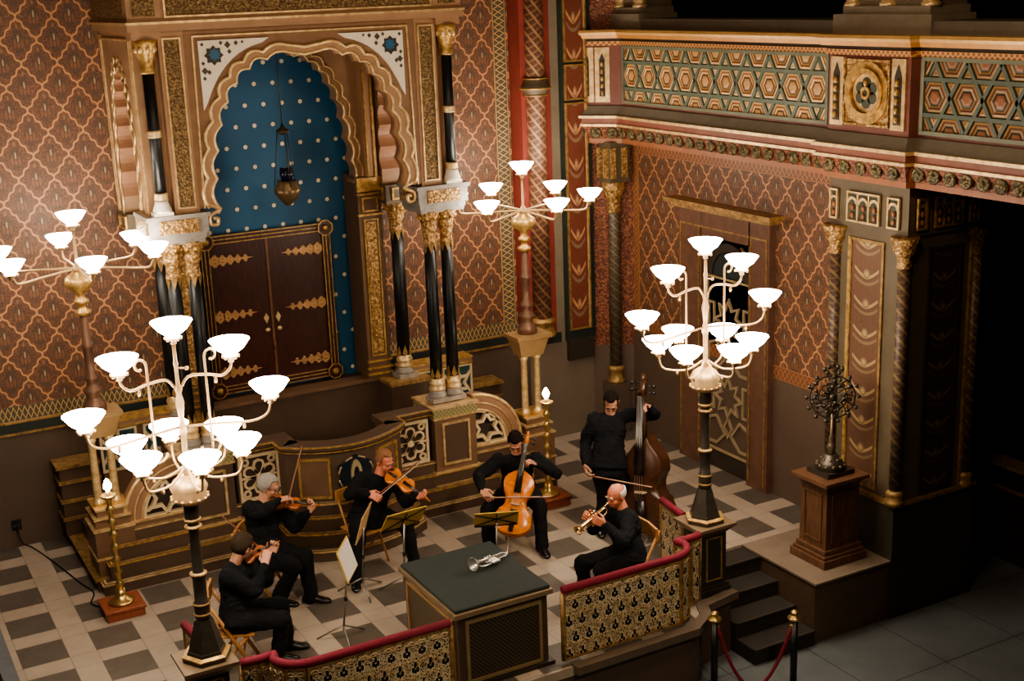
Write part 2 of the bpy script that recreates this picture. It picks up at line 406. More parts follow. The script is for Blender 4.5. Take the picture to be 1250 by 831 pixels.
def tag(o, label=None, cat=None, group=None, kind=None):
    if label: o['label'] = label
    if cat: o['category'] = cat
    if group: o['group'] = group
    if kind: o['kind'] = kind
    return o
def thing(name, label, cat, loc=(0,0,0), group=None, local=False, rz=0):
    o = bpy.data.objects.new(name, None); COL.objects.link(o); o.location = loc; o.rotation_euler[2] = rz
    o.empty_display_size = .1
    if local: o['local'] = 1
    TOPS.append(o); return tag(o, label, cat, group)
def struct(name, b, mat, label, cat, **kw):
    return tag(b.done(name, mat, **kw), label, cat, None, 'structure')
def kids(o): return [c for c in bpy.data.objects if c.parent is o]
def dup(root, loc, label, rz=None, group=None):
    def rec(o, par):
        c = o.copy(); COL.objects.link(c); c.parent = par
        for ch in kids(o): rec(ch, c)
        return c
    r = rec(root, None); r.location = loc; r['label'] = label; TOPS.append(r)
    if rz is not None: r.rotation_euler[2] = rz
    if group: r['group'] = group
    return r
def circ(cx, cz, r, n=24, a0=0, a1=2*PI): return [(cx+r*math.cos(a0+(a1-a0)*k/n), cz+r*math.sin(a0+(a1-a0)*k/n)) for k in range(n if abs(a1-a0-2*PI) < 1e-6 else n+1)]
def star(cx, cz, R, r, n=6, a0=PI/2): return [(cx+(R if k % 2 == 0 else r)*math.cos(a0+PI*k/n), cz+(R if k % 2 == 0 else r)*math.sin(a0+PI*k/n)) for k in range(2*n)]
# ------------------------------------------------------------------ the setting
FLOORM = mat_floor('chequered_marble'); SLABM = mat_slab('dark_slabs')
PAPX = mat_paper('lattice_paper_back', 0); PAPY = mat_paper('lattice_paper_side', 1)
# raised platform: pale marble with dark square slabs
FEDGE = [(-2.68,-5.72),(-2.68,-6.84),(-3.32,-6.96),(-3.44,-7.20),(-3.76,-7.40)]
b = B(); b.prism([(-11.42,.25),(0,.25),(0,-5.72)]+FEDGE+[(-11.42,-7.42)], FZ(0), -.12, 0)
struct('floor', b, FLOORM, 'raised platform floor of pale marble with dark square slabs', 'floor')
b = B(); b.box(-30,-16,-1.0, 14,6,-.9)
struct('floor', b, SLABM, 'dark grey stone slab floor of the hall below the platform', 'floor')
# sides of the platform
b = B(); b.prism([(-11.40,.2),(-2.72,.2)]+[(x-.02,y+.02) for x, y in FEDGE]+[(-11.40,-7.40)], FZ(0), -.9, -.12)
struct('wall_front', b, STONE, 'brown stone side of the raised platform under the railing', 'wall')
b = B(); b.box(-11.60,-7.5,-.9,-11.42,-2.3,.03); struct('trim_1', b, plain('bluish_kerb', (.13,.14,.15), .5), 'pale grey stone kerb along the left edge of the platform', 'kerb')
KERB = plain('kerb_stone', (.12,.088,.062), .5)
for nm, P in (('trim_2', FEDGE[1:]+[(-5.55,-7.42)]), ('trim_14', [(-7.15,-7.42),(-11.42,-7.42)])):
    b = B(); b.sweep(P, [(-.10,-.07),(.05,-.07),(.05,.03),(-.10,.035)]); struct(nm, b, KERB, 'stone kerb under the filigree railing %s of the reading desk' % ('right' if nm == 'trim_2' else 'left'), 'kerb')
# back wall in three stretches
b = B(); b.prism([(-14,2.2),(-8.15,2.2),(-8.15,7.5),(-4.55,7.5),(-4.55,2.2),(-1.9,2.2),(-1.9,9.6),(-14,9.6)], FY(.25), -.45, 0); struct('wall_back', b, PAPX, 'back wall papered with a red and gold ogee lattice', 'wall')
b = B(); b.prism([(-14,-.9),(-1.9,-.9),(-1.9,1.78),(-4.55,1.78),(-4.55,1.66),(-8.15,1.66),(-8.15,1.78),(-14,1.78)], FY(.245), -.45, 0); struct('baseboard_back', b, DADO, 'brown painted dado of the back wall', 'dado')
b = B(); b.box(-14,.225,1.80,-8.15,.7,1.95); b.box(-4.55,.225,1.80,-1.9,.7,1.95); struct('trim_3', b, DGREEN, 'dark green band above the dado of the back wall', 'trim')
b = B(); b.box(-14,.215,1.765,-8.15,.7,1.80); b.box(-4.55,.215,1.765,-1.9,.7,1.80); b.box(-14,.215,1.945,-8.15,.7,1.975); b.box(-4.55,.215,1.945,-1.9,.7,1.975); struct('trim_4', b, GOLDD, 'thin gold lines edging the dark green wall band', 'trim')
b = B(); b.box(-14,.235,1.975,-8.15,.7,2.2); b.box(-4.55,.235,1.975,-1.9,.7,2.2); struct('trim_5', b, mat_border('paper_border_back', 0), 'patterned border along the foot of the back wall paper', 'trim')
b = B(); b.box(-2.24,.232,2.2,-2.0,.6,9.6); struct('trim_6', b, mat_border('paper_border_upright', 0, .2, vert=(-2.24,-2.0)), 'upright patterned border beside the red strip', 'trim')
# projecting stretch with the half column and the painted pilaster
b = B(); b.box(-1.95,-.15,1.95,-1.38,.6,9.6); struct('trim_11', b, REDP, 'red painted strip of the back wall behind the patterned half column', 'wall')
b = B(); b.box(-1.95,-.16,-.9,-.62,.6,1.78); struct('trim_13', b, DADOG, 'grey brown dado of the projecting back wall by the corner', 'wall')
b = B(); b.box(-1.95,-.175,1.78,-1.30,.6,1.96); struct('trim_7', b, DGREEN, 'dark green band behind the half column foot', 'trim')
b = B(); b.box(-1.38,-.16,1.78,-.62,.6,9.6); struct('trim_12', b, GREYP, 'grey green painted strip of the back wall', 'wall')
# painted pilaster panel
t = thing('wall_pilaster', 'tall dark framed pilaster with stacked vase ornaments at the corner of the back wall', 'pilaster', (-.94,-.16,1.45))
b = B(); b.box(-1.22,-.24,1.78,-.62,-.15,9.6); b.done('frame', DGREEN, t)
b = B(); b.box(-1.19,-.25,1.42,-.66,-.15,1.80); b.done('foot', DARKST, t)
vase = mat_vase('vase_panel', 0, -1.14+.94, -.78+.94)
for z0, z1 in ((2.0,5.98),(6.06,6.62),(6.70,9.6)):
    b = B(); b.box(-1.14,-.262,z0,-.78,-.2,z1); p = b.done('panel', vase, t)
    b = B(); b.frame(-1.165,z0-.02,-.72,z1+.02,.03, FY(-.235), 0, .045); b.done('border', GOLDD, p)
b = B(); b.box(-.77,-.27,2.0,-.725,-.2,9.6); b.done('gold_strip', GOLDB, t)
# chamfered corner and right wall
A_, B_ = (-.62,-.15), (0,-.55)
def slab(b, z0, z1, off=0.0, a=A_, c=B_, th=.5):
    d = Vector((c[0]-a[0], c[1]-a[1])).normalized(); nn = Vector((d.y, -d.x))*off
    q = [(a[0]+nn.x, a[1]+nn.y), (c[0]+nn.x, c[1]+nn.y), (c[0]+.3, c[1]+th), (a[0]+.05, a[1]+th)]
    return b.prism(q, FZ(0), z0, z1)
b = B(); slab(b, 1.6, 9.6); struct('wall_side', b, RUSTM, 'narrow corner wall painted with rust red ornament', 'wall')
b = B(); slab(b, -.9, 1.6, .004); struct('baseboard_side', b, DADO, 'brown dado of the narrow corner wall', 'wall')
b = B(); b.box(0,-6.0,2.13,.4,-.5,6); struct('wall_right', b, PAPY, 'right wall papered with a red and gold ogee lattice under the balcony', 'wall')
b = B(); b.box(-.004,-6.0,-.9,.4,-.5,1.93); struct('baseboard_right', b, DADO, 'brown painted dado of the right wall', 'dado')
b = B(); b.box(-.012,-6.0,1.93,.4,-.55,2.14); struct('trim_8', b, mat_border('paper_border_side', 1, .2, 1.93, 2.14, (.36,.17,.07), (.12,.045,.025)), 'patterned border along the foot of the right wall paper', 'trim')
b = B(); b.box(-.012,-6.0,5.08,.4,-.55,5.30); struct('trim_9', b, mat_border('paper_border_top', 1, .2, 5.08, 5.30, (.36,.17,.07), (.12,.045,.025)), 'patterned border along the top of the right wall paper', 'trim')
b = B(); b.box(-.012,-.76,2.14,.4,-.6,5.08); struct('trim_10', b, mat_border('paper_border_corner', 1, .2, hi=(.40,.19,.08), lo=(.13,.05,.025), vert=(-.76,-.6)), 'upright patterned border beside the corner column', 'trim')
# side aisle and gallery walls: black, their lack of light put into the colour
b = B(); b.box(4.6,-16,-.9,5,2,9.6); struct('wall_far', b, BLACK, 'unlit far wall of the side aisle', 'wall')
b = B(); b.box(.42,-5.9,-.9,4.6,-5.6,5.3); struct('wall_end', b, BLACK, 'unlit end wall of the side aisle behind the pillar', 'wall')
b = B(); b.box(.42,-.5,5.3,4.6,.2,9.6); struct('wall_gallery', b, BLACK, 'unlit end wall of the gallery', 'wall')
b = B(); b.box(-30,-40,9.6,14,6,9.8); struct('ceiling', b, DADO, 'ceiling of the hall high above the ark', 'ceiling')

# door in the right wall
D = thing('door_1', 'door with star panelling under a bracketed cornice in the right wall', 'door', (0,-3.25,0)); D['kind'] = 'structure'
SUR = plain('red_brown_marble', (.135,.068,.045), .45, var=.4, scale=7)
b = B()
for y0, y1 in ((-2.72,-2.10),(-4.42,-3.92)): b.box(-.12,y0,0,.1,y1,4.4)
b.box(-.12,-3.95,3.95,.1,-2.7,4.4); b.done('surround', SUR, D)
b = B(); b.box(-.30,-4.62,4.43,.1,-1.90,4.50); b.box(-.22,-4.52,4.36,.1,-2.0,4.43); b.done('cornice', GOLDD, D)
b = B()
for y in (-2.16,-2.66,-3.98,-4.36): b.box(-.135,y-.012,.1,-.11,y+.012,4.1)
b.box(-.135,-4.36,4.08,-.11,-2.16,4.105); b.done('gold_lines', GOLDD, D)
b = B(); b.box(-.02,-3.92,0,.1,-2.72,.28); b.done('threshold', DARKST, D)
b = B(); b.box(.0,-3.92,.28,.1,-2.72,3.95); leaf = b.done('leaf', WOODD, D)
b = B(); fx = FX(-.005)
b.frame(-3.90,.32,-2.74,3.3,.035, fx, 0, .03); b.done('leaf_border', plain('tarnished_gilt', (.36,.27,.15), .4), leaf)
b = B()
for cz in (.95,2.25):
    b.bars(star(-3.32,cz+.35,.34,.2,8), fx, .045, 0, .035)
    for s1 in (-1,1):
        b.bars([(-3.32+s1*.08,cz-.3),(-3.32+s1*.30,cz-.5),(-3.32+s1*.52,cz-.5),(-3.32+s1*.52,cz-.1),(-3.32+s1*.3,cz-.02)], fx, .045, 0, .03)
        b.bars([(-3.32+s1*.38,cz+.1),(-3.32+s1*.52,cz+.1),(-3.32+s1*.52,cz+.6),(-3.32+s1*.38,cz+.6)], fx, .04, 0, .03)
b.bars([(-3.32,.62),(-3.22,.78),(-3.32,.94),(-3.42,.78)], fx, .04, 0, .03)
b.done('star_strapwork', plain('tarnished_gilt2', (.30,.23,.14), .4), leaf)
b = B(); arc = circ(-3.32,3.32,.56,20,0,PI); arc2 = circ(-3.32,3.32,.42,20,0,PI); b.band(arc2, arc, fx, 0, .04); b.done('arch_head', DARKST, leaf)
b = B(); b.prism(circ(-3.32,3.32,.41,20,0,PI), fx, 0, .02); b.done('arch_field', plain('dark_teal_paint', (.02,.03,.03), .5), leaf)
for s1 in (-1, 1):
    b = B(); b.bars([(-3.32+s1*.30,3.86),(-3.32+s1*.56,3.60)], fx, .03, 0, .03, False); b.done('corner_line', GOLDD, leaf)

# half column with painted spirals on the back wall
def twist_column(name, label, x, y, z0, z1, r, ring_zs, mat, cap=True):
    t = thing(name, label, 'column', (x,y,z0))
    b = B(); b.lathe([(r,z0+.3),(r,z1)], (x,y,0), 20); b.done('shaft', mat, t)
    b = B(); b.lathe([(r*1.45,z0),(r*1.45,z0+.06),(r*1.15,z0+.09),(r*1.15,z0+.22),(r*1.4,z0+.25),(r*1.4,z0+.29),(r,z0+.33)], (x,y,0), 20); b.done('base', GOLDD, t)
    for z in ring_zs:
        b = B(); b.lathe([(r,z),(r*1.25,z+.03),(r*1.25,z+.09),(r*1.6,z+.12),(r*1.6,z+.17),(r*1.25,z+.2),(r*1.25,z+.3),(r,z+.33)], (x,y,0), 20); b.done('collar', OLIVE, t)
        b = B(); b.lathe([(r*1.3,z+.01),(r*1.3,z+.03)], (x,y,0), 20); b.lathe([(r*1.65,z+.125),(r*1.65,z+.15)], (x,y,0), 20); b.lathe([(r*1.3,z+.29),(r*1.3,z+.31)], (x,y,0), 20); b.done('gold_ring', GOLD, t)
    return t
TW = mat_twist('spiral_paint', (.42,.24,.13), (.10,.045,.03))
twist_column('wall_column', 'tall half column painted with spiral bands against the red strip of the back wall', -1.70,-.20,1.97,9.6,.165,(6.15,), TW)
t = twist_column('wall_column', 'slim dark patterned column standing in the chamfered corner below the balcony', -.33,-.46,.92,5.3,.105,(), mat_twist('dark_spiral_paint', (.17,.13,.075), (.055,.04,.028), .16))
b = B(); b.lathe([(.105,4.05),(.13,4.07),(.12,4.12),(.12,4.3),(.16,4.32),(.17,4.42),(.20,4.46),(.20,4.6)], (-.33,-.46,0), 16); b.done('capital', CARVED, t)
b = B(); b.box(-.53,-.66,4.6,-.13,-.3,5.3); b.done('impost', OLIVE, t)
for y in (-.56,-.36):
    b = B(); b.box(-.58,y-.05,4.68,-.52,y+.05,5.2); b.done('gold_panel', CARVED, t)
for x in (-.47,-.24):
    b = B(); b.box(x-.05,-.69,4.68,x+.05,-.65,5.2); b.done('gold_panel', CARVED, t)
b = B(); b.box(-.5,-.63,0,-.16,-.25,.92); b.done('pedestal', DADO, t)

# the pier at the end of the right wall
T = thing('pillar', 'broad olive pier with gilt panels and corner colonettes at the end of the right wall', 'pillar', (.3,-6.6,-.9)); T['kind'] = 'structure'
b = B(); b.box(-.27,-7.31,-.9,1.30,-5.86,.80); b.done('plinth', plain('plinth_paint', (.045,.040,.028), .5), T)
b = B(); b.box(-.29,-7.34,.80,1.32,-5.86,.85); b.done('plinth_ledge', GOLDD, T)
b = B(); b.box(-.2,-7.28,.8,1.2,-5.86,4.6); b.done('shaft', OLIVE, T)
b = B(); b.box(-.24,-7.33,4.6,1.2,-5.84,5.3); b.done('frieze', OLIVE, T)
lf = lambda a: a+6.6
b = B(); b.box(-.212,-6.86,.95,-.19,-6.29,4.42); p = b.done('side_panel', mat_vase('leaf_panel', 1, -6.86+6.6, -6.29+6.6, .42, (.10,.05,.03), (.40,.28,.13), (.22,.15,.08)), T)
b = B(); b.frame(-6.90,.91,-6.25,4.46,.04, FX(-.2), 0, .03); b.done('border', GOLDD, p)
b = B(); b.box(-.235,-6.27,.95,-.2,-6.22,4.46); b.done('gold_strip', GOLD, p)
b = B(); b.box(.24,-7.292,.95,.78,-7.27,4.36); p = b.done('front_panel', mat_vase('leaf_panel_shaded', 0, .24-.3, .78-.3, .42, (.035,.022,.014), (.16,.115,.055), (.09,.06,.03)), T)  # panel and border darker than the side's: front-face shade put into colour
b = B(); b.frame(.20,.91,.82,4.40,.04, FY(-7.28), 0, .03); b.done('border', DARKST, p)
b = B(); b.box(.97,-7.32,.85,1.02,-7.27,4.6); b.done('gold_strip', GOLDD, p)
# arcaded frieze panels
def arcade(par, mp, u0, u1, n, z0=4.68, z1=5.10):
    b = B(); b.prism([(u0,z0),(u1,z0),(u1,z1),(u0,z1)], mp, 0, .015); q = b.done('arcade_panel', plain('teal_ground', (.05,.06,.045), .5), par)
    b = B(); b.frame(u0,z0,u1,z1,.028, mp, 0, .05)
    w = (u1-u0)/n
    for k in range(1, n): b.prism([(u0+w*k-.014,z0),(u0+w*k+.014,z0),(u0+w*k+.014,z1),(u0+w*k-.014,z1)], mp, .015, .045)
    for k in range(n):
        c = u0+w*(k+.5); r = w*.42
        I = circ(c, z1-.17, r*.72, 10, 0, PI); O = circ(c, z1-.17, r*1.15, 10, 0, PI); b.band(I, O, mp, .015, .045)
    b.done('arcade', GOLDB if mp(0,0,0)[0] < 0 and n else GOLD, q)  # brighter gilt on the lit side face: lighting put into colour
    for k in range(n):
        c = u0+w*(k+.5)
        b = B(); b.ball(mp(c,z0+.09,.03), (.03,.03,.05), 8); b.ball(mp(c,z0+.20,.03), (.03,.03,.05), 8); b.done('flower', RUST, q)
for u0, u1, n in ((-6.04,-5.88,1),(-6.84,-6.22,3),(-7.2,-6.98,1)): arcade(T, FX(-.24), u0, u1, n)
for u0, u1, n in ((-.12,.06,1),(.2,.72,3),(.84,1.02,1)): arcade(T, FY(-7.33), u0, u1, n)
# corner colonettes of the pier
for x, y, m in ((-.17,-7.24,'c'),(-.16,-5.93,'c'),(1.16,-7.24,'d')):
    b = B(); b.lathe([(.085,1.05),(.085,4.2)], (x-.06,y-.04,0), 14); p = b.done('colonette', mat_twist('colonette_paint_%s%d' % (m, int(abs(y)*10)), (.20,.13,.06), (.05,.028,.02), .18), T)
    b = B(); b.lathe([(.13,.83),(.13,.9),(.10,.92),(.12,.98),(.12,1.01),(.085,1.05)], (x-.06,y-.04,0), 14); b.done('base', GOLDD, p)
    b = B(); b.lathe([(.085,4.18),(.11,4.2),(.095,4.23),(.10,4.34),(.15,4.4),(.16,4.5),(.19,4.54),(.19,4.6)], (x-.06,y-.04,0), 14); b.done('capital', CARVED if x < 1 else CARVED2, p)

# balcony
T = thing('balcony', 'richly gilded gallery parapet with star strapwork panels above the right wall', 'balcony', (-.3,-4,5.3))
oy, oz = -4, 5.3
bp = [(-.86,-.02),(-.30,-.72),(-.30,-5.92),(-.42,-5.96),(-.42,-7.44),(-.30,-7.48),(-.30,-13)]
def bal(name, prof, mat, par=T, path=bp): bb = B(); bb.sweep(path, prof); return bb.done(name, mat, par)
# (offset to the right of travel = outward)
bal('soffit_band', [(-.25,5.28),(.02,5.28),(.02,5.36),(-.25,5.36)], RUST)
bal('bead_ground', [(-.25,5.36),(.03,5.36),(.12,5.58),(-.25,5.58)], RUSTM)
bal('lower_gold_line', [(-.25,5.58),(.16,5.58),(.16,5.62),(-.25,5.62)], GOLDB)
bal('red_band', [(-.25,5.62),(.13,5.62),(.13,5.72),(-.25,5.72)], plain('dull_red_paint', (.21,.075,.05), .5))
bal('cream_line', [(-.25,5.72),(.18,5.72),(.18,5.765),(-.25,5.765)], GOLDB)
bal('grey_cove', [(-.25,5.765),(.14,5.765),(.03,5.92),(-.25,5.92)], plain('grey_cove_paint', (.17,.15,.115), .5))
bal('panel_ground', [(-.25,5.92),(.0,5.92),(.0,6.95),(-.25,6.95)], plain('maroon_paint', (.17,.06,.045), .5))
bal('dentil_band', [(-.25,6.93),(.05,6.93),(.05,7.0),(-.25,7.0)], mat_diaper('dentil_paint', (.62,.40,.16), (.30,.10,.05), .08, 1))
bal('dark_cove', [(-.25,7.0),(.03,7.0),(.03,7.05),(-.25,7.05)], DARKST)
bal('orange_moulding', [(-.25,7.05),(.10,7.05),(.12,7.11),(-.25,7.11)], plain('orange_gilt', (.52,.25,.08), .4, .2))
bal('cap', [(-.3,7.11),(.14,7.11),(.16,7.15),(.14,7.19),(-.3,7.19)], plain('cap_gilt', (.62,.38,.15), .42, .2))
bal('bench', [(-.75,7.10),(-.06,7.10),(-.06,7.36),(-.75,7.36)], plain('grey_bench', (.13,.11,.085), .6), path=[(-.30,-.9),(-.30,-13)])
b = B(); b.box(-.1,-13,5.3,4.6,-.55,5.36); b.done('underside', DARKST, T)
b = B(); b.box(-.3,-13,6.9,4.6,-.3,7.0); b.done('gallery_floor', DARKST, T)
b = B(); b.box(3.2,-13,7.0,3.3,-.3,9.6); b.done('gallery_dark_backing', plain('gallery_unlit_dark', (.012,.009,.007), .7), T)  # dark sheet: the gallery's unlit depth put into its colour
BOSS = mat_carved('boss_gilding', (.36,.26,.12), (.09,.075,.04), 30)
def along(path, step, off):
    out = []
    for (x0, y0), (x1, y1) in zip(path, path[1:]):
        L = math.hypot(x1-x0, y1-y0)
        if L < .3: continue
        d = ((x1-x0)/L, (y1-y0)/L); n = max(1, int(L/step))
        for k in range(n):
            s1 = (k+.5)*L/n; out.append((x0+d[0]*s1+d[1]*off, y0+d[1]*s1-d[0]*off, math.atan2(d[1], d[0])))
    return out
for k, (x, y, a) in enumerate(along(bp, .262, .085)):
    if y < -9.6: break
    Mx = Matrix.Rotation(a, 3, 'Z')
    b = B(); b.ball((x,y,5.465), (.075,.065,.07), 8, Mx); b.lathe([(.10,0),(.105,.02),(.08,.04)], Vector((x,y,5.47)), 10, Mx @ Matrix.Rotation(PI/2, 3, 'X')); b.done('leaf_boss', BOSS, T)
# strapwork panels
def strap_panel(y0, y1, x, seed, shaded):
    c = None if not shaded else ((.40,.24,.10), (.16,.055,.03), (.42,.28,.13), (.04,.03,.02), (.30,.12,.06))  # darker colours for the right panel: its shadow is put into the paint
    m = mat_strap('strapwork_%d' % seed, 1, (y0+y1)/2-oy, 6.44-oz, .44, (.12,.15,.115) if not shaded else (.085,.105,.085), c)
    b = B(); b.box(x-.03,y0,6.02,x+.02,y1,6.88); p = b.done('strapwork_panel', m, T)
    b = B(); b.frame(y0-.05,5.97,y1+.05,6.93,.05, FX(x), 0, .06); b.done('panel_frame', plain('grey_green_frame', (.16,.17,.12), .5), p)
    # raised straps in front of the painted cells
    b = B(); mp = FX(x-.03); H0, H1 = 6.02, 6.88; yc = (y0+y1)/2; cz = 6.44
    s1 = .44; per = s1/.866
    for sg in (1, -1):
        k0 = int((y0-yc-1)/per)-1
        for k in range(k0, -k0+2):
            # line .866 u + sg*.5 v = k*s1
            pts = []
            for v in (H0-cz, H1-cz):
                u = (k*s1 - sg*.5*v)/.866; pts.append((yc+u, cz+v))
            if all(y0 < q[0] < y1 for q in pts): b.bars(pts, mp, .05, 0, .022, False)
    for v in (.22, -.22): b.bars([(y0,cz+v),(y1,cz+v)], mp, .05, 0, .024, False)
    b.done('straps', plain('strap_green_%d' % shaded, (.125,.155,.12) if not shaded else (.09,.11,.085), .45), p)
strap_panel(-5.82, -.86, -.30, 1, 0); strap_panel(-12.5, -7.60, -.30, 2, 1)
# small gilt niches at the chamfer
for s1 in (.30, .62):
    x, y = -.86+.56*s1, -.02-.70*s1; a = math.atan2(-.56, -.70)
    mp = FD((x,y), a+0)
    b = B(); b.prism([(-.13,5.98),(.13,5.98),(.13,6.9),(-.13,6.9)], mp, .0, .02); p = b.done('niche_panel', GOLDB, T)
    b = B(); b.prism([(-.05,6.08),(.05,6.08),(.05,6.7),(0,6.8),(-.05,6.7)], mp, .02, .03); b.done('niche', DARKST, p)
    b = B()
    for k in range(5): b.ball(mp(0, 6.14+k*.12, .04), (.03,.03,.055), 8)
    b.done('carving', GOLD, p)
# medallion between the panels
mp = FX(-.42); cy, cz = -6.70, 6.45
b = B(); b.frame(cy-.42,cz-.43,cy+.42,cz+.43,.03, mp, 0, .05); b.prism([(cy-.42,cz-.43),(cy+.42,cz-.43),(cy+.42,cz+.43),(cy-.42,cz+.43)], mp, 0, .015); p = b.done('medallion_panel', CARVED, T)
b = B()
for r0, r1, h in ((.31,.41,.05),(.26,.32,.08)): b.band(circ(cy,cz,r0,36), circ(cy,cz,r1,36), mp, .0, h, True)
b.done('medallion_ring', GOLD, p)
b = B()
b.prism(circ(cy,cz,.25,28), mp, .0, .03); b.done('medallion_dish', GOLDB, p)
b = B()
for k in range(6): b.prism(circ(cy+(.125)*math.cos(PI/6+k*PI/3), cz+.125*math.sin(PI/6+k*PI/3), .080, 14), mp, .03, .036)
b.prism(circ(cy,cz,.08,14), mp, .03, .037)
b.done('rosette', plain('rosette_shadow', (.06,.065,.045), .5), p)
b = B(); b.band(circ(cy,cz,.045,16), circ(cy,cz,.085,16), mp, .037, .06, True); b.ball(mp(cy,cz+.13,.05), (.03,.03,.05), 8); b.done('boss', GOLD, p)
for s1 in (-1, 1):
    y = cy+s1*.56
    b = B(); b.prism([(y-.12,6.0),(y+.12,6.0),(y+.12,6.9),(y-.12,6.9)], mp, 0, .03); p = b.done('niche_panel', GOLDB, T)
    b = B(); b.prism([(y-.06,6.07),(y+.06,6.07),(y+.06,6.68),(y,6.83),(y-.06,6.68)], mp, .03, .04); b.done('niche', DARKST, p)
    b = B()
    for k in range(5): b.ball(mp(y, 6.14+k*.115, .05), (.04,.035,.055), 8)
    b.done('carving', GOLD, p)
# gallery pier feet
def pier_foot(name, label, y0, y1, xs):
    t = thing(name, label, 'pier', (.05,(y0+y1)/2,7.19))
    b = B(); b.box(-.28,y0,7.12,.5,y1,7.44); b.box(-.20,y0+.1,7.44,.5,y1-.1,7.54); b.done('plinth', plain('pier_grey', (.21,.175,.13), .55), t)
    b = B(); b.box(-.12,y0+.16,7.54,.5,y1-.16,9.55); b.done('shaft', plain('pier_olive', (.16,.13,.085), .55), t)
    for y in xs:
        b = B(); b.lathe([(.13,7.54),(.13,7.58),(.10,7.6),(.12,7.66),(.09,7.7)], (-.1,y,0), 14); p = b.done('column_base', GOLDB, t)
        b = B(); b.lathe([(.085,7.7),(.085,9.55)], (-.1,y,0), 14); b.done('column_shaft', plain('slate_paint', (.10,.11,.12), .4), p)
pier_foot('gallery_pier', 'grey gallery pier with two column feet standing behind the cap near the chamfered corner', -1.22, -.2, (-.42,-1.0))
pier_foot('gallery_pier', 'broad grey gallery pier with three column feet standing above the gilt medallion', -7.6, -5.85, (-6.05,-6.7,-7.42))
# side aisle furniture glimpsed in the dark
t = thing('aisle_parapet', 'dark carved parapet with a thin gold line in the unlit side aisle', 'parapet', (2.6,-6.5,-.9))
b = B(); b.box(2.6,-10,-.9,2.8,-6.0,.62); b.done('panel', DARKST, t)
b = B(); b.box(2.52,-10,.62,2.85,-6.0,.68); b.done('gold_edge', GOLD, t)
b = B(); b.box(2.56,-10,.25,2.6,-6.0,.29); b.done('moulding', GOLDD, t)
# wall socket and cable by the left
t = thing('wall_socket', 'small dark wall socket low on the brown dado at the left', 'socket', (-10.75,.245,.36))
b = B(); b.box(-10.82,.225,.28,-10.68,.245,.44); b.done('plate', BLACK, t)
b = B()
for x in (-10.78,-10.72): b.lathe([(.022,0),(.022,.03)], Vector((x,.225,.36)), 8, Matrix.Rotation(PI/2, 3, 'X'))
b.done('plug', DARKST, t)
def spline(P, n=6, closed=False):
    P = [Vector(p) for p in P]; out = []
    for i in range(len(P)-1):
        a, b_, c, d = P[max(i-1,0)], P[i], P[i+1], P[min(i+2, len(P)-1)]
        for k in range(n):
            t = k/n; out.append(.5*((2*b_)+(c-a)*t+(2*a-5*b_+4*c-d)*t*t+(3*b_-a-3*c+d)*t**3))
    return out+[P[-1]]
b = B(); b.tube(spline([(-10.75,.21,.36),(-10.72,.10,.12),(-10.58,.05,.012),(-10.40,-.7,.012),(-10.22,-1.6,.012),(-10.12,-2.05,.012),(-10.22,-2.4,.012),(-10.05,-2.62,.012),(-9.95,-2.55,.015)]), .011, 6); tag(b.done('cable', BLACK), 'thin black cable trailing over the marble floor from the wall socket', 'cable')
# ------------------------------------------------------------------ the ark
XC = -6.35
def scal(a, h, z0, lobes, depth, n=6, p=1.0, e=.58):
    """half an arch from the right springing to the apex, lobed; offsets are from the axis"""
    def base(t): return (a*max(0.0, math.cos(t))**e if t < PI/2-1e-6 else 0.0, z0+h*math.sin(t)**p)
    out = []
    N = lobes*n
    for k in range(N+1):
        t = k/N*PI/2; x, z = base(t); x2, z2 = base(min(PI/2, t+.01)); x1, z1 = base(max(0, t-.01))
        d = Vector((x2-x1, z2-z1)); d = d.normalized() if d.length else Vector((-1,0)); nn = Vector((d.y, -d.x))
        o = depth*(abs(math.sin(PI*(k/n))) - .35)
        out.append((x+nn.x*o, z+nn.y*o))
    out[-1] = (0.0, out[-1][1])
    return out
def full(half): return half+[(-x, z) for x, z in half[-2::-1]]          # right springing over the apex to the left
def arch_plate(b, half, u0, u1, zt, cx, mp, w0, w1, zb=None, sm=False):
    """a slab with an arched opening; zb lengthens the jambs downward"""
    A = full(half)
    if zb is not None: A = [(A[0][0], zb)]+A+[(A[-1][0], zb)]
    zc = half[0][1]; O = []
    for x, z in A:
        if z <= zc+.001: O.append(((u1-cx) if x > 0 else (u0-cx), z)); continue
        dx, dz = x, z-zc
        k = min((((u1-cx) if dx > 0 else (cx-u0))/abs(dx)) if abs(dx) > 1e-6 else 1e9, (zt-zc)/dz)
        O.append((dx*k, zc+dz*k))
    # snap the two points nearest the corners onto them
    for sg in (1, -1):
        c = ((u1-cx) if sg > 0 else (u0-cx), zt)
        i = min(range(len(O)), key=lambda q: (O[q][0]-c[0])**2+(O[q][1]-c[1])**2); O[i] = c
    b.band([(cx+x, z) for x, z in A], [(cx+x, z) for x, z in O], mp, w0, w1)
def arch_line(b, half, cx, mp, w, r, off=0.0, zb=None):
    A = full(half)
    if zb is not None: A = [(A[0][0], zb)]+A+[(A[-1][0], zb)]
    b.tube([mp(cx+x*(1+off), z+(off*1.0 if z > half[0][1] else 0), w) for x, z in A], r, 6)
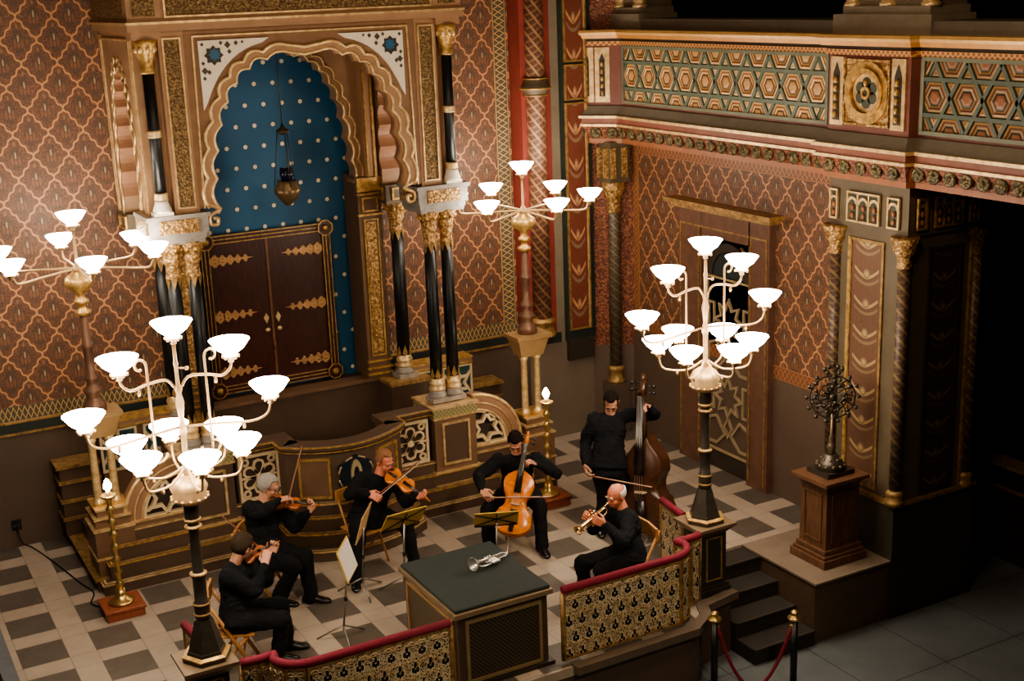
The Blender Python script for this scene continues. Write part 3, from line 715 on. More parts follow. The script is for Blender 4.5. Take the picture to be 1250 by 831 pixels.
def marble_column(par, x, y, z0, z1, r, capz, name='column'):
    """black shaft with gilt leaf sleeves, grey gilt base and gilt capital of height capz"""
    b = B(); b.lathe([(r,z0+.3),(r*.98,(z0+z1)/2),(r*.92,z1-capz)], (x,y,0), 18); p = b.done(name, BLACKM, par)
    b = B(); b.box(x-r*1.5,y-r*1.5,z0,x+r*1.5,y+r*1.5,z0+.07); b.lathe([(r*1.45,z0+.07),(r*1.5,z0+.10),(r*1.2,z0+.15),(r*1.3,z0+.18)], (x,y,0), 18); b.done('plinth', GREYST, p)
    b = B(); b.lathe([(r*1.3,z0+.18),(r*1.35,z0+.21),(r*1.1,z0+.24),(r*1.25,z0+.28),(r*1.25,z0+.31),(r*1.06,z0+.34),(r*1.06,z0+.38)], (x,y,0), 18); b.done('base', GOLDB, p)
    b = B(); bt = B()
    for k in range(7):
        a = 2*PI*k/7; c, s1 = math.cos(a), math.sin(a); q = [(0,.36),(.045,.42),(0,.56),(-.045,.42)]
        b.quad([(x+c*r*1.06-s1*u, y+s1*r*1.06+c*u, z0+v) for u, v in q]); bt.quad([(x+c*r*1.03-s1*u, y+s1*r*1.03+c*u, z1-capz-(v-.36)) for u, v in q])
    b.done('leaf_sleeve', GOLDD, p); bt.done('leaf_sleeve', GOLDD, p)
    b = B(); zc = z1-capz
    b.lathe([(r*.95,zc-.06),(r*1.12,zc-.03),(r*.98,zc),(r*1.0,zc+capz*.3),(r*1.25,zc+capz*.42),(r*1.15,zc+capz*.5),(r*1.35,zc+capz*.7),(r*1.75,zc+capz*.9),(r*1.8,z1)], (x,y,0), 18); c = b.done('capital', CARVED, p)
    b = B()
    for k in range(8):
        a = 2*PI*k/8+.2; b.ball((x+math.cos(a)*r*1.55, y+math.sin(a)*r*1.55, zc+capz*.78), (r*.32,r*.32,r*.38), 6)
    b.done('leaf', GOLD, c)
    return p

ARK = thing('torah_ark', 'tall gilded ark canopy with lobed arches, black columns and a starry blue niche', 'ark', (XC,-1.9,0))
# podium -----------------------------------------------------------------------
POD = thing('ark_podium', 'brown stone podium with star lattice wings and gold mouldings in front of the ark', 'podium', (XC,-2.2,0))
def foot(o):
    """plan line of the podium front (left to right), grown outward by o"""
    L = [(XC-3.25-o,-1.35),(XC-3.25-o,-1.9-o*.9),(XC-.92-o*.5,-1.9-o*.9),(XC-.92-o*.5,-2.25-o*.6)]
    n = 10
    for k in range(n+1):
        t = -1+2*k/n; L.append((XC+t*(.92+o*.5), -2.25-o*.9-.42*(1-t*t)))
    return L+[(XC+.92+o*.5,-2.25-o*.6),(XC+.92+o*.5,-1.9-o*.9),(XC+3.25+o,-1.9-o*.9),(XC+3.25+o,-1.35)]
lv = [(.0,.17,.40),(.17,.39,.27),(.39,.60,.16),(.60,.78,.06)]
for i, (z0, z1, o) in enumerate(lv):
    P = foot(o)
    b = B(); b.prism(P+[(XC+3.25+o,-.2),(XC-3.25-o,-.2)], FZ(0), z0 if i else -.0, z1); p = b.done('plinth_course', STONE, POD)
    b = B(); b.sweep(P, [(-.05,z1-.03),(.016,z1-.028),(.02,z1-.006),(-.05,z1+.004)]); b.done('gold_nosing', GOLDB if i in (0, 3) else GOLD, p)
# parapet wall above the courses, thin in the middle
MID = [q for q in foot(0.0)[2:-2]]
b = B(); b.sweep([(XC-1.55,-1.9)]+MID+[(XC+1.55,-1.9)], [(-.18,.74),(0,.74),(0,1.56),(-.18,1.56)]); par = b.done('parapet', STONE, POD)
b = B(); b.sweep([(XC-1.62,-1.9)]+MID+[(XC+1.62,-1.9)], [(-.22,1.56),(.05,1.56),(.09,1.60),(.09,1.63),(.05,1.66),(-.22,1.66)]); b.done('coping', STONE, par)
b = B(); b.sweep([(XC-1.62,-1.9)]+MID+[(XC+1.62,-1.9)], [(.04,1.545),(.065,1.55),(.065,1.567),(.04,1.57)]); b.sweep([(XC-1.62,-1.9)]+MID+[(XC+1.62,-1.9)], [(.07,1.63),(.098,1.635),(.098,1.648),(.07,1.652)]); b.done('gold_line', GOLD, par)
# rosette panels either side of the bow
for s1 in (-1, 1):
    u = XC+s1*1.22; mp = FY(-1.9)
    b = B(); b.prism([(u-.31,.80),(u+.31,.80),(u+.31,1.50),(u-.31,1.50)], mp, 0, .01); p = b.done('rosette_panel', plain('lattice_shadow', (.035,.022,.014), .6), POD)
    b = B(); b.frame(u-.31,.80,u+.31,1.50,.04, mp, .01, .05)
    for k in range(6):
        a = PI/2+k*PI/3; tear = [(.05,-.012),(.09,-.035),(.17,-.062),(.22,-.045),(.238,0),(.22,.045),(.17,.062),(.09,.035),(.05,.012)]
        fat = [(.035,-.04),(.085,-.068),(.17,-.095),(.245,-.07),(.272,0),(.245,.07),(.17,.095),(.085,.068),(.035,.04)]
        rot = lambda q: (u+q[0]*math.cos(a)-q[1]*math.sin(a), 1.15+q[0]*math.sin(a)+q[1]*math.cos(a))
        b.band([rot(q) for q in tear], [rot(q) for q in fat], mp, .01, .045, True)
    b.prism(circ(u,1.15,.055,14), mp, .01, .05)
    for sx in (-1, 1):
        for sz in (-1, 1):
            b.band(circ(u+sx*.20,1.15+sz*.245,.03,10), circ(u+sx*.20,1.15+sz*.245,.062,10), mp, .01, .04, True); b.bars([(u+sx*.235,1.15+sz*.28),(u+sx*.29,1.15+sz*.33)], mp, .03, .01, .04, False)
        b.bars([(u+sx*.29,1.15),(u+sx*.20,1.15)], mp, .03, .01, .04, False)
    b.done('rosette_lattice', CREAM, p)
# gilt framed panels and the dark rosette of the bow
def bowpt(t): return (XC+t*.92, -2.25-.42*(1-t*t))
def bowmp(t):
    x, y = bowpt(t); dx, dy = .92, .84*t; return FD((x,y), math.atan2(-dx, dy))
for t in (-.62, .62):
    b = B(); mpx = bowmp(t); b.frame(-.235,.84,.235,1.46,.035, lambda u,v,w,m=mpx: m(u,v,w+.0), -.03, .03); p = b.done('panel_frame', GOLD, POD)
    b = B(); b.prism([(-.20,.87),(.20,.87),(.20,1.43),(-.20,1.43)], mpx, -.04, .012); b.done('panel_field', STONEL, p)
mp = bowmp(0)
b = B(); b.prism([((.27+.035*math.cos(6*q))*math.sin(q), 1.16+(.27+.035*math.cos(6*q))*math.cos(q)) for q in [k*PI/24 for k in range(48)]], mp, -.02, .02); p = b.done('bow_rosette', plain('blue_black_enamel', (.012,.018,.028), .35), POD)
b = B(); b.band([(.05*math.sin(q), 1.16+.13*math.cos(q)) for q in [k*PI/8 for k in range(16)]], [(.085*math.sin(q), 1.16+.20*math.cos(q)*(1 if math.cos(q) < 0 else 1.15)) for q in [k*PI/8 for k in range(16)]], mp, .02, .06, True)
for k in range(8): b.tube([mp(.27*math.cos(k*PI/4+.39+u_), 1.16+.27*math.sin(k*PI/4+.39+u_), .02) for u_ in (-.22,-.1,.1,.22)], .014, 5)
b.done('rosette_star', plain('pale_gilt', (.45,.36,.22), .45, .3), p)
for z in (.80, .72): 
    b = B(); b.bars([(-.3,z+.02),(.3,z+.02)], mp, .02, 0, .04, False); b.done('rosette_bar', GOLDD, p)
# quarter round wings with hexagram lattice
for s1 in (-1, 1):
    u0 = XC+s1*2.34; zc = .86; mp = FY(-1.9)
    def A(r, n=18, a1=PI/2): return [(u0+s1*r*math.cos(a1*k/n), zc+r*math.sin(a1*k/n)) for k in range(n+1)]
    b = B(); b.band(A(.60), A(.86), mp, -.22, .0); p = b.done('wing', WINGST, POD)
    b = B(); b.prism([(u0,zc)]+A(.61), mp, -.2, -.10); b.done('wing_back', plain('lattice_shadow', (.035,.022,.014), .6), p)
    b = B(); b.tube([mp(x,z,-.0) for x, z in A(.86)], .03, 8); b.tube([mp(x,z,.0) for x, z in A(.615)], .018, 8); b.tube([mp(x,z,.01) for x, z in A(.73)], .012, 6); b.done('gold_rim', GOLDB, p)
    b = B(); b.prism([(u0-s1*.02,.74),(u0+s1*.90,.74),(u0+s1*.90,.86),(u0-s1*.02,.86)], mp, -.22, .02); b.done('wing_sill', STONEL, p)
    b = B(); b.prism([(u0-s1*.02,.845),(u0+s1*.90,.845),(u0+s1*.90,.875),(u0-s1*.02,.875)], mp, -.02, .035); b.done('sill_line', GOLDB, p)
    c = (u0+s1*.25, zc+.27)
    b = B(); S = star(c[0], c[1], .245, .14, 6); b.bars(S, mp, .045, -.08, .0)
    b.band([(u0+s1*.03,zc+.03)]+[(u0+s1*.55*math.cos(PI/2*k/14), zc+.03+.54*math.sin(PI/2*k/14)) for k in range(15)], [(u0,zc)]+[(u0+s1*.595*math.cos(PI/2*k/14), zc+.595*math.sin(PI/2*k/14)) for k in range(15)], mp, -.08, .0, True)
    for k, e in ((0,(c[0],zc+.575)),(2,None),(10,None),(6,(c[0],zc))):
        if e: b.bars([S[k], e], mp, .045, -.08, 0, False)
    for k in range(12):
        if k % 2 == 0: 
            a = PI/2+PI*k/6; b.bars([S[k], (c[0]+.33*math.cos(a), c[1]+.33*math.sin(a))], mp, .04, -.08, -.004, False)
    b.done('hexagram_lattice', CREAM, p)
    # end block on which the twin colonettes of the wall lamp stand
    u = XC+(3.52 if s1 > 0 else -3.37)
    b = B(); b.box(u-.27,-1.98,0,u+.27,-1.35,.86); b.box(u-.24,-1.93,.86,u+.24,-1.40,1.02); b.box(u-.20,-1.90,1.02,u+.20,-1.45,1.14); p = b.done('end_block', STONEL, POD)
    for z, q in ((.84,.29),(1.0,.26),(1.12,.22),(.42,.29)):
        b = B(); b.box(u-q,-2.0+(.29-q),z,u+q,-1.38,z+.03); b.done('gold_moulding', GOLDB, p)
    # pedestal under the paired columns
    x0, x1 = sorted((XC+s1*1.62, XC+s1*2.34))
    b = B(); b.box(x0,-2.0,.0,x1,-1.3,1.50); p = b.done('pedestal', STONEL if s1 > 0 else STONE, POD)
    b = B(); b.box(x0-.02,-2.03,1.50,x1+.02,-1.27,1.66); q = b.done('frieze', mat_diaper('pedestal_frieze_%d' % (s1+1), (.42,.36,.16), (.20,.17,.09), .07, 0), p)
    for z, g in ((1.64,.05),(1.47,.03),(.15,.05),(.37,.05),(.58,.05)):
        b = B(); b.box(x0-g,-2.01-g,z,x1+g,-1.30+g,z+.032); b.done('moulding', GOLDB, p)
    b = B(); mq = FY(-2.0); b.frame(x0+.12,.70,x1-.12,1.40,.035, mq, 0, .03); q = b.done('panel_frame', GOLDB, p)
    b = B(); b.prism([(x0+.16,.74),(x1-.16,.74),(x1-.16,1.36),(x0+.16,1.36)], mq, -.01, .008); b.done('panel_field', STONE, q)
# low side wing along the left wall
b = B(); b.box(-10.05,-2.05,0,-9.4,.2,.17); b.box(-10.1,-.2,.17,-9.5,.2,1.25); p = b.done('side_block', STONE, POD)
for z, e in ((.42,.03),(.70,.03),(1.0,.03),(1.25,.05)):
    b = B(); b.box(-10.1-e,-.2-e,z,-9.5,.2,z+.05); b.done('moulding', GOLDD, p)
b = B(); b.box(-10.08,-2.08,.15,-9.3,.1,.175); b.done('moulding', GOLDD, p)
b = B(); b.box(-3.3,-1.3,0,-2.62,.2,.17); b.box(-3.2,-.2,.17,-2.6,.2,1.25); p = b.done('side_block', STONE, POD)
for z, e in ((.42,.03),(.70,.03),(1.0,.03),(1.25,.05)):
    b = B(); b.box(-3.2,-.2-e,z,-2.6+e,.2,z+.05); b.done('moulding', GOLDD, p)
# floor and wall inside the podium
b = B(); b.box(XC-1.9,-.02,.7,XC+1.9,.24,1.70); p = b.done('inner_wall', STONE, POD)
b = B(); b.box(XC-1.9,-.06,1.66,XC+1.9,.24,1.72); b.done('ledge', STONEL, p)
for s1 in (-1, 1):
    b = B(); x0, x1 = sorted((XC+s1*1.55, XC+s1*2.25)); b.box(x0,-.55,.7,x1,-.02,1.70); p = b.done('rear_pedestal', STONE, POD)
    for z, g in ((1.66,.06),(.9,.03)):
        b = B(); b.box(x0-.02,-.55-g*.5,z,x1+.02,-.02,z+g); b.done('moulding', GOLDD, p)
    # low star screen along the wall, outside the rear columns
    mq = FY(-.30); u0, u1 = sorted((XC+s1*1.88, XC+s1*3.12))
    b = B(); b.prism([(u0,.7),(u1,.7),(u1,1.80),(u0,1.80)], mq, -.3, 0); p = b.done('star_screen', STONEL, POD)
    b = B(); b.box(u0-.02,-.36,1.80,u1+.02,0,1.88); b.done('screen_cap', WINGST, p)
    for z in (1.78, 1.87):
        b = B(); b.box(u0-.03,-.375,z,u1+.03,-.02,z+.025); b.done('gold_moulding', GOLD, p)
    for d_ in (2.20, 2.86):
        c = XC+s1*d_
        b = B(); b.prism([(c-.26,1.12),(c+.26,1.12),(c+.26,1.74),(c-.26,1.74)], mq, 0, .008); q = b.done('star_field', plain('deep_teal', (.02,.06,.07), .5), p)
        S6 = star(c,1.43,.22,.125,6)
        b = B(); b.frame(c-.28,1.10,c+.28,1.76,.035, mq, 0, .05); b.bars(S6, mq, .05, .008, .045)
        for k in range(0, 12, 2):
            a = PI/2+PI*k/6; ex = max(-.26, min(.26, .40*math.cos(a))); ez = max(-.31, min(.31, .40*math.sin(a))); b.bars([S6[k], (c+ex,1.43+ez)], mq, .045, .008, .04, False)
        b.done('star_lattice', CREAM, q)
# canopy -----------------------------------------------------------------------
YF = -1.9
for s1 in (-1, 1):
    x0, x1 = sorted((XC+s1*1.60, XC+s1*2.42)); xm = (x0+x1)/2
    for dx in (1.83, 2.115): marble_column(ARK, XC+s1*dx, -1.72, 1.69, 4.72, .098, .46)
    b = B(); b.box(x0,-1.92,4.84,x1,-1.2,5.06); b.box(x0+.03,-1.89,4.76,x1-.03,-1.22,4.84); b.box(x0-.03,-1.95,5.06,x1+.03,-1.2,5.12); b.box(x0+.05,-1.87,4.70,x1-.05,-1.24,4.76); p = b.done('impost', GREYST, ARK)
    b = B(); b.prism([(xm-.27,4.86),(xm+.27,4.86),(xm+.27,5.05),(xm-.27,5.05)], FY(-1.92), 0, .02); b.done('relief', CARVED, p)
    b = B(); b.prism([(-1.8,4.86),(-1.3,4.86),(-1.3,5.05),(-1.8,5.05)], FX(x0) if s1 > 0 else FX(x0), 0, .02); b.done('relief', CARVED, p)
    # slim corner column of the canopy
    x = XC+s1*2.20; y = -1.86
    b = B(); b.lathe([(.078,5.42),(.078,7.1)], (x,y,0), 16); p = b.done('corner_column', BLACKM, ARK)
    b = B(); b.box(x-.13,y-.08,5.12,x+.13,y+.13,5.17); b.lathe([(.125,5.17),(.13,5.2),(.095,5.3),(.095,5.34)], (x,y,0), 16); b.done('plinth', WHITEP, p)
    for zz in (5.34, 6.18):
        b = B(); b.lathe([(.085,zz),(.1,zz+.015),(.085,zz+.035),(.1,zz+.05),(.085,zz+.07),(.1,zz+.085),(.08,zz+.1)], (x,y,0), 16); b.done('ring', GOLDB, p)
    b = B(); b.lathe([(.08,7.02),(.1,7.04),(.085,7.06),(.1,7.08),(.085,7.10),(.1,7.2),(.13,7.3),(.15,7.4),(.16,7.46)], (x,y,0), 16); c = b.done('capital', GOLD, p)
    b = B()
    for k in range(8): b.ball((x+.125*math.cos(k*PI/4), y+.125*math.sin(k*PI/4), 7.34), (.035,.035,.06), 6)
    b.done('leaf', GOLDB, c)
    b = B(); b.box(x-.19,y-.10,7.46,x+.19,y+.2,7.56); b.done('abacus', OCHRE, p)
    # gilt pilaster strip beside the arch
    x = XC+s1*1.86
    b = B(); b.box(x-.17,-1.87,5.12,x+.17,-1.7,7.56); p = b.done('pilaster', OCHRE, ARK)
    b = B(); b.prism([(x-.10,5.22),(x+.10,5.22),(x+.10,7.44),(x-.10,7.44)], FY(-1.87), 0, .012); b.done('gilt_panel', CARVED2, p)
    b = B(); b.frame(x-.125,5.19,x+.125,7.47,.022, FY(-1.87), 0, .03); b.done('gold_edge', GOLDB, p)
# front arch
halfF = scal(1.45, 2.02, 5.16, 8, .07)
halfM = scal(1.58, 2.12, 5.16, 8, .07)
mpF = FY(-1.86)
b = B(); arch_plate(b, halfF, XC-1.74, XC+1.74, 7.56, XC, mpF, -.28, 0); fa = b.done('front_arch', plain('ark_brown', (.23,.125,.065), .5), ARK)
b = B(); arch_line(b, halfF, XC, mpF, .01, .022); arch_line(b, halfM, XC, mpF, .02, .026); b.done('scalloped_gold_line', GOLDB, fa)
b = B(); b.band([(XC+x, z) for x, z in full(halfF)], [(XC+x, z) for x, z in full(halfM)], mpF, -.001, .016); b.done('scalloped_band', OCHRE, fa)
b = B(); I = full(halfF); b.band([(XC+x*.985, z) for x, z in I], [(XC+x, z) for x, z in I], mpF, -.29, -.02, False, True); b.done('lobed_soffit', plain('warm_plaster', (.46,.25,.13), .5), fa)
b = B(); b.bars([(XC-1.62,5.16),(XC-1.57,7.47),(XC+1.57,7.47),(XC+1.62,5.16)], mpF, .022, 0, .03, False); b.done('gold_edge', GOLDB, fa)
for s1 in (-1, 1):
    cpts = [(1.40, 5.13),(1.55,5.05),(1.55,4.93),(1.46,4.92),(1.45,5.0),(1.51,5.0)]
    b = B(); b.tube([mpF(XC+s1*q.x, q.y, 0) for q in spline([(u_, v_, 0) for u_, v_ in [(1.57,5.2)]+cpts], 5)], .03, 6)
    b.done('scroll', GOLDB, fa)
    # white pierced spandrel with a star
    u1, zt = 1.50, 7.41
    hyp = []
    for k in range(11):
        t = math.radians(40+40*k/10); hyp.append((1.68*math.cos(t)**.58, 5.16+2.22*math.sin(t)))
    hyp = [q for q in hyp if q[0] < u1-.02 and q[1] < zt-.02]
    pts = [(u1, zt), (u1, hyp[0][1]-.10)]+hyp+[(hyp[-1][0]-.10, zt)]
    b = B(); b.prism([(XC+s1*x, z) for x, z in pts], mpF, 0, .03); p = b.done('spandrel', WHITEP, fa)
    sc = (u1-.20, zt-.20)
    b = B(); b.prism([(XC+s1*x, z) for x, z in star(sc[0], sc[1], .135, .10, 8)], mpF, .03, .038); q = b.done('star_hole', DARKST, p)
    b = B(); b.prism([(XC+s1*(x-.012), z+.01) for x, z in star(sc[0], sc[1], .085, .062, 8)], mpF, .038, .044); b.done('star_glass', plain('star_blue', (.03,.12,.22), .3), q)
    HOLE = plain('lattice_hole_paint', (.07,.055,.035), .6)
    for dx, dz, r in ((.06,-.40,.05),(.40,-.07,.05),(.05,-.05,.028),(.045,-.30,.03),(.31,-.04,.03),(.12,-.42,.035),(.42,-.16,.035),(.05,-.50,.03),(.52,-.05,.035),(.36,-.30,.03),(.30,-.38,.028),(.61,-.04,.022)):
        cx, cz = u1-dx, zt+dz
        # keep clear of the sloping edge
        if any(math.hypot(cx-hx_, cz-hz_) < r+.02 for hx_, hz_ in hyp): continue
        b = B(); b.prism([(XC+s1*cx,cz+r),(XC+s1*(cx-r*.9),cz),(XC+s1*cx,cz-r),(XC+s1*(cx+r*.9),cz)], mpF, .03, .037); b.done('lattice_hole', HOLE, p)
# entablature
b = B(); b.box(XC-2.44,-2.0,7.56,XC+2.44,.2,7.66); b.box(XC-2.42,-1.96,7.66,XC+2.42,.2,8.3); b.box(XC-2.5,-2.08,8.3,XC+2.5,.2,8.6); e = b.done('entablature', OCHRE, ARK)
b = B(); b.prism([(XC-1.9,7.76),(XC+1.9,7.76),(XC+1.9,8.2),(XC-1.9,8.2)], FY(-1.96), 0, .012)
for s1 in (-1, 1): b.prism([(XC+s1*2.2-.14,7.76),(XC+s1*2.2+.14,7.76),(XC+s1*2.2+.14,8.2),(XC+s1*2.2-.14,8.2)], FY(-1.96), 0, .03)
b.done('gilt_field', CARVED2, e)
b = B(); b.prism([(-1.75,7.76),(.1,7.76),(.1,8.2),(-1.75,8.2)], FX(XC-2.42), 0, .012); b.done('gilt_field', CARVED2, e)
b = B(); b.box(XC-2.46,-2.02,7.655,XC+2.46,.2,7.685); b.box(XC-2.44,-1.98,8.22,XC+2.44,.2,8.25); b.frame(XC-1.94,7.73,XC+1.94,8.23,.025, FY(-1.96), 0, .03); b.done('gold_line', GOLDB, e)
# side walls with lobed arches
for s1 in (-1, 1):
    xo = XC+s1*2.34
    mp = (lambda u, v, w, xo=xo, s1=s1: (xo+s1*w, u, v))
    hs = scal(.56, 1.85, 5.2, 8, .075, e=.75); cy = -.74
    b = B(); arch_plate(b, hs, -1.72, .22, 7.56, cy, mp, -.36 if s1 < 0 else -.58, 0, 4.95); p = b.done('side_wall', OCHRE, ARK)
    b = B(); arch_line(b, hs, cy, mp, .01, .02, 0, 4.95); arch_line(b, hs, cy, mp, .005, .016, .12, 4.95)
    for y in (-1.68,-1.56,.10,.19): b.box(min(xo,xo+s1*.02),y-.012,4.95,max(xo,xo+s1*.02),y+.012,7.5)
    b.box(min(xo,xo+s1*.02),-1.7,7.44,max(xo,xo+s1*.02),.2,7.465)
    b.done('gold_line', GOLDB, p)
    # lobed soffit tiles
    I = full(hs); b = B(); b.band([(cy+x*.97, z-.0) for x, z in I], [(cy+x*.999, z) for x, z in I], mp, -.37 if s1 < 0 else -.59, -.01, False, False); b.done('lobed_soffit', plain('warm_plaster2', (.36,.19,.11), .5), p)
    # rear impost and rear black column
    x0, x1 = sorted((XC+s1*1.72, XC+s1*2.36))
    b = B(); b.box(x0,-.40,4.66,x1,.2,4.96); q = b.done('rear_impost', OLIVE, ARK)
    b = B(); b.frame(x0+.1,4.72,x1-.1,4.92,.03, FY(-.40), 0, .03); b.frame(-.32,4.72,.1,4.92,.03, FX(x0), 0, .03); b.done('gold_frame', GOLD, q)
    marble_column(ARK, XC+s1*1.93, -.26, 1.72, 4.66, .11, .42)
    # rear pilaster with gilt panel
    x = XC+s1*1.56
    b = B(); b.box(x-.20,-.08,1.72,x+.20,.5,5.1); q = b.done('rear_pilaster', plain('ark_brown2', (.15,.085,.045), .5), ARK)
    b = B(); b.prism([(x-.09,2.15),(x+.09,2.15),(x+.09,4.35),(x-.09,4.35)], FY(-.08), 0, .012); b.done('gilt_panel', CARVED, q)
    b = B(); b.frame(x-.125,2.1,x+.125,4.4,.02, FY(-.08), 0, .025); b.frame(x-.14,4.52,x+.14,4.76,.025, FY(-.08), 0, .03)
    for z in (1.78,1.88,2.0,4.46,4.80): b.box(x-.22,-.12,z,x+.22,-.06,z+.03)
    b.box(x-.22,-.14,4.86,x+.22,-.06,5.08)
    b.done('gold_moulding', GOLD, q)
    b = B(); b.box(min(x-s1*.06,x+s1*.14),-.16,5.1,max(x-s1*.06,x+s1*.14),.3,7.56); q = b.done('rear_jamb', OCHRE, ARK)
    b = B()
    for k in range(2): b.box(x+s1*(-.02+.12*k)-.012,-.18,5.1,x+s1*(-.02+.12*k)+.012,-.15,7.5)
    b.done('gold_line', GOLD, q)
# rear arch and the starry niche
halfR = scal(1.36, 2.1, 5.0, 9, .06)
mpR = FY(-.02)
b = B(); arch_plate(b, halfR, XC-1.8, XC+1.8, 7.56, XC, mpR, -.3, 0); ra = b.done('rear_arch', OCHRE, ARK)
b = B(); arch_line(b, halfR, XC, mpR, .01, .022); arch_line(b, scal(1.47,2.18,5.0,9,.06), XC, mpR, .01, .018); b.done('scalloped_gold_line', GOLDB, ra)
b = B(); b.box(XC-2.0,.62,1.6,XC+2.0,.68,7.6); b.done('starry_niche', mat_stars('blue_with_stars'), ARK)
b = B(); b.box(XC-2.0,-.25,7.5,XC+2.0,.7,7.56); b.done('niche_ceiling', plain('dark_blue_paint', (.015,.06,.12), .5), ARK)
# ark doors
DR = thing('ark_doors', 'pair of dark mahogany ark doors with gilt strap hinges in the blue niche', 'doors', (XC-.05,.55,1.72))
xd = XC-.05; ydo = .50
b = B(); b.frame(xd-1.08,1.74,xd+1.08,4.34,.13, FY(.56), 0, .12); fr = b.done('door_frame', WOODD, DR)
b = B()
for o in (0, .06, .12): b.frame(xd-1.08+o,1.74+o,xd+1.08-o,4.34-o,.014, FY(.44), -.004, .018)
b.done('gold_line', GOLD, fr)
for sx in (-1, 1):
    for z in (1.82, 4.26):
        b = B(); u = xd+sx*1.0; b.prism([(u-.12,z-.05),(u-.05,z-.12),(u+.05,z-.12),(u+.12,z-.05),(u+.12,z+.05),(u+.05,z+.12),(u-.05,z+.12),(u-.12,z+.05)], FY(.44), 0, .04); c = b.done('corner_boss', WOODD, fr)
        b = B(); b.bars([(u-.12,z-.05),(u-.05,z-.12),(u+.05,z-.12),(u+.12,z-.05),(u+.12,z+.05),(u+.05,z+.12),(u-.05,z+.12),(u-.12,z+.05)], FY(.40), .018, 0, .012); b.ball((u,.39,z), (.06,.03,.06), 8); b.done('boss_star', GOLD, c)
for sx in (-1, 1):
    x0, x1 = sorted((xd+sx*.015, xd+sx*.95))
    b = B(); b.box(x0,.47,1.87,x1,.54,4.21); lf_ = b.done('door', WOODD, DR)
    for z in (2.08, 3.02, 3.93):
        b = B(); xe = xd+sx*.94
        mp = FY(.47)
        # a tapering strap of rings ending in a point
        for k in range(5):
            r = .085-.011*k; cx = xe-sx*(.08+.125*k); b.band(circ(cx,z,r*.5,10), circ(cx,z,r,10), mp, 0, .02, True)
            b.ball(mp(cx,z+r,.012), (.03,.012,.025), 6); b.ball(mp(cx,z-r,.012), (.03,.012,.025), 6)
        b.prism([(xe,z+.03),(xe-sx*.62,z+.012),(xe-sx*.70,z),(xe-sx*.62,z-.012),(xe,z-.03)], mp, 0, .016)
        b.done('strap_hinge', plain('copper_gilt', (.58,.34,.16), .42, .45), lf_)
    b = B(); u = xd+sx*.10; b.prism([(u,2.98),(u-.045,2.90),(u,2.80),(u+.045,2.90)], FY(.47), 0, .02); b.ball((u,.44,2.70), (.045,.03,.04), 10); b.done('handle', GOLDB, lf_)
b = B(); b.box(xd-.02,.45,1.87,xd+.02,.48,4.2); b.ball((xd,.44,2.42), (.025,.02,.08), 8); b.done('cover_strip', WOODM, DR)
# hanging lamp
HLM = plain('aged_brass', (.20,.14,.075), .35, .5)
HL = thing('hanging_lamp', 'small dark sanctuary lamp hanging on chains before the starry niche', 'lamp', (XC+.02,-.6,4.95))
hx, hy = XC+.02, -.6
b = B(); b.lathe([(.02,4.86),(.07,4.89),(.13,4.95),(.19,5.04),(.205,5.12),(.15,5.19),(.16,5.24)], (hx,hy,0), 16); b.done('bowl', HLM, HL)
b = B(); b.lathe([(.08,5.24),(.10,5.34),(.09,5.44)], (hx,hy,0), 12); b.done('glass_cup', plain('dark_blue_glass', (.01,.012,.03), .15), HL)
b = B(); b.lathe([(.03,5.93),(.10,5.96),(.10,6.0),(.03,6.05),(.02,6.1)], (hx,hy,0), 12); b.done('crown', BRONZE, HL)
for k in range(3):
    a = 2*PI*k/3+.5; b = B(); b.tube([(hx+.19*math.cos(a),hy+.19*math.sin(a),5.16),(hx+.09*math.cos(a),hy+.09*math.sin(a),5.95)], .008, 5); b.done('chain', BRONZE, HL)
b = B(); b.tube([(hx,hy,6.05),(hx,hy,7.5)], .009, 5); b.done('chain', BRONZE, HL)
# ------------------------------------------------------------------ lamps
def shade(par, x, y, z, r=.205):
    """open opal bowl with a gilt holder; z is the rim"""
    b = B(); b.lathe([(.05,z-.19),(.075,z-.145),(r*.72,z-.09),(r*.88,z-.045),(r*1.0,z-.012),(r*1.05,z),(r*.98,z-.004),(r*.80,z-.045),(r*.6,z-.09),(.03,z-.13)], (x,y,0), 16, caps=True)
    g = b.done('glass_shade', SHADE, par)
    b = B(); b.lathe([(.012,z-.25),(.035,z-.24),(.025,z-.215),(.05,z-.19),(.085,z-.175),(.075,z-.19),(.05,z-.145)], (x,y,0), 12)
    for k in range(5): b.ball((x+.08*math.cos(k*1.257), y+.08*math.sin(k*1.257), z-.185), .022, 6)
    b.done('shade_holder', LAMPM, g)
LA = 'LAMP_POS'
lamp_pts = []
def arm(par, P, r=.015, name='arm'):
    b = B(); b.tube(spline(P, 5), r, 7); return b.done(name, LAMPM, par)
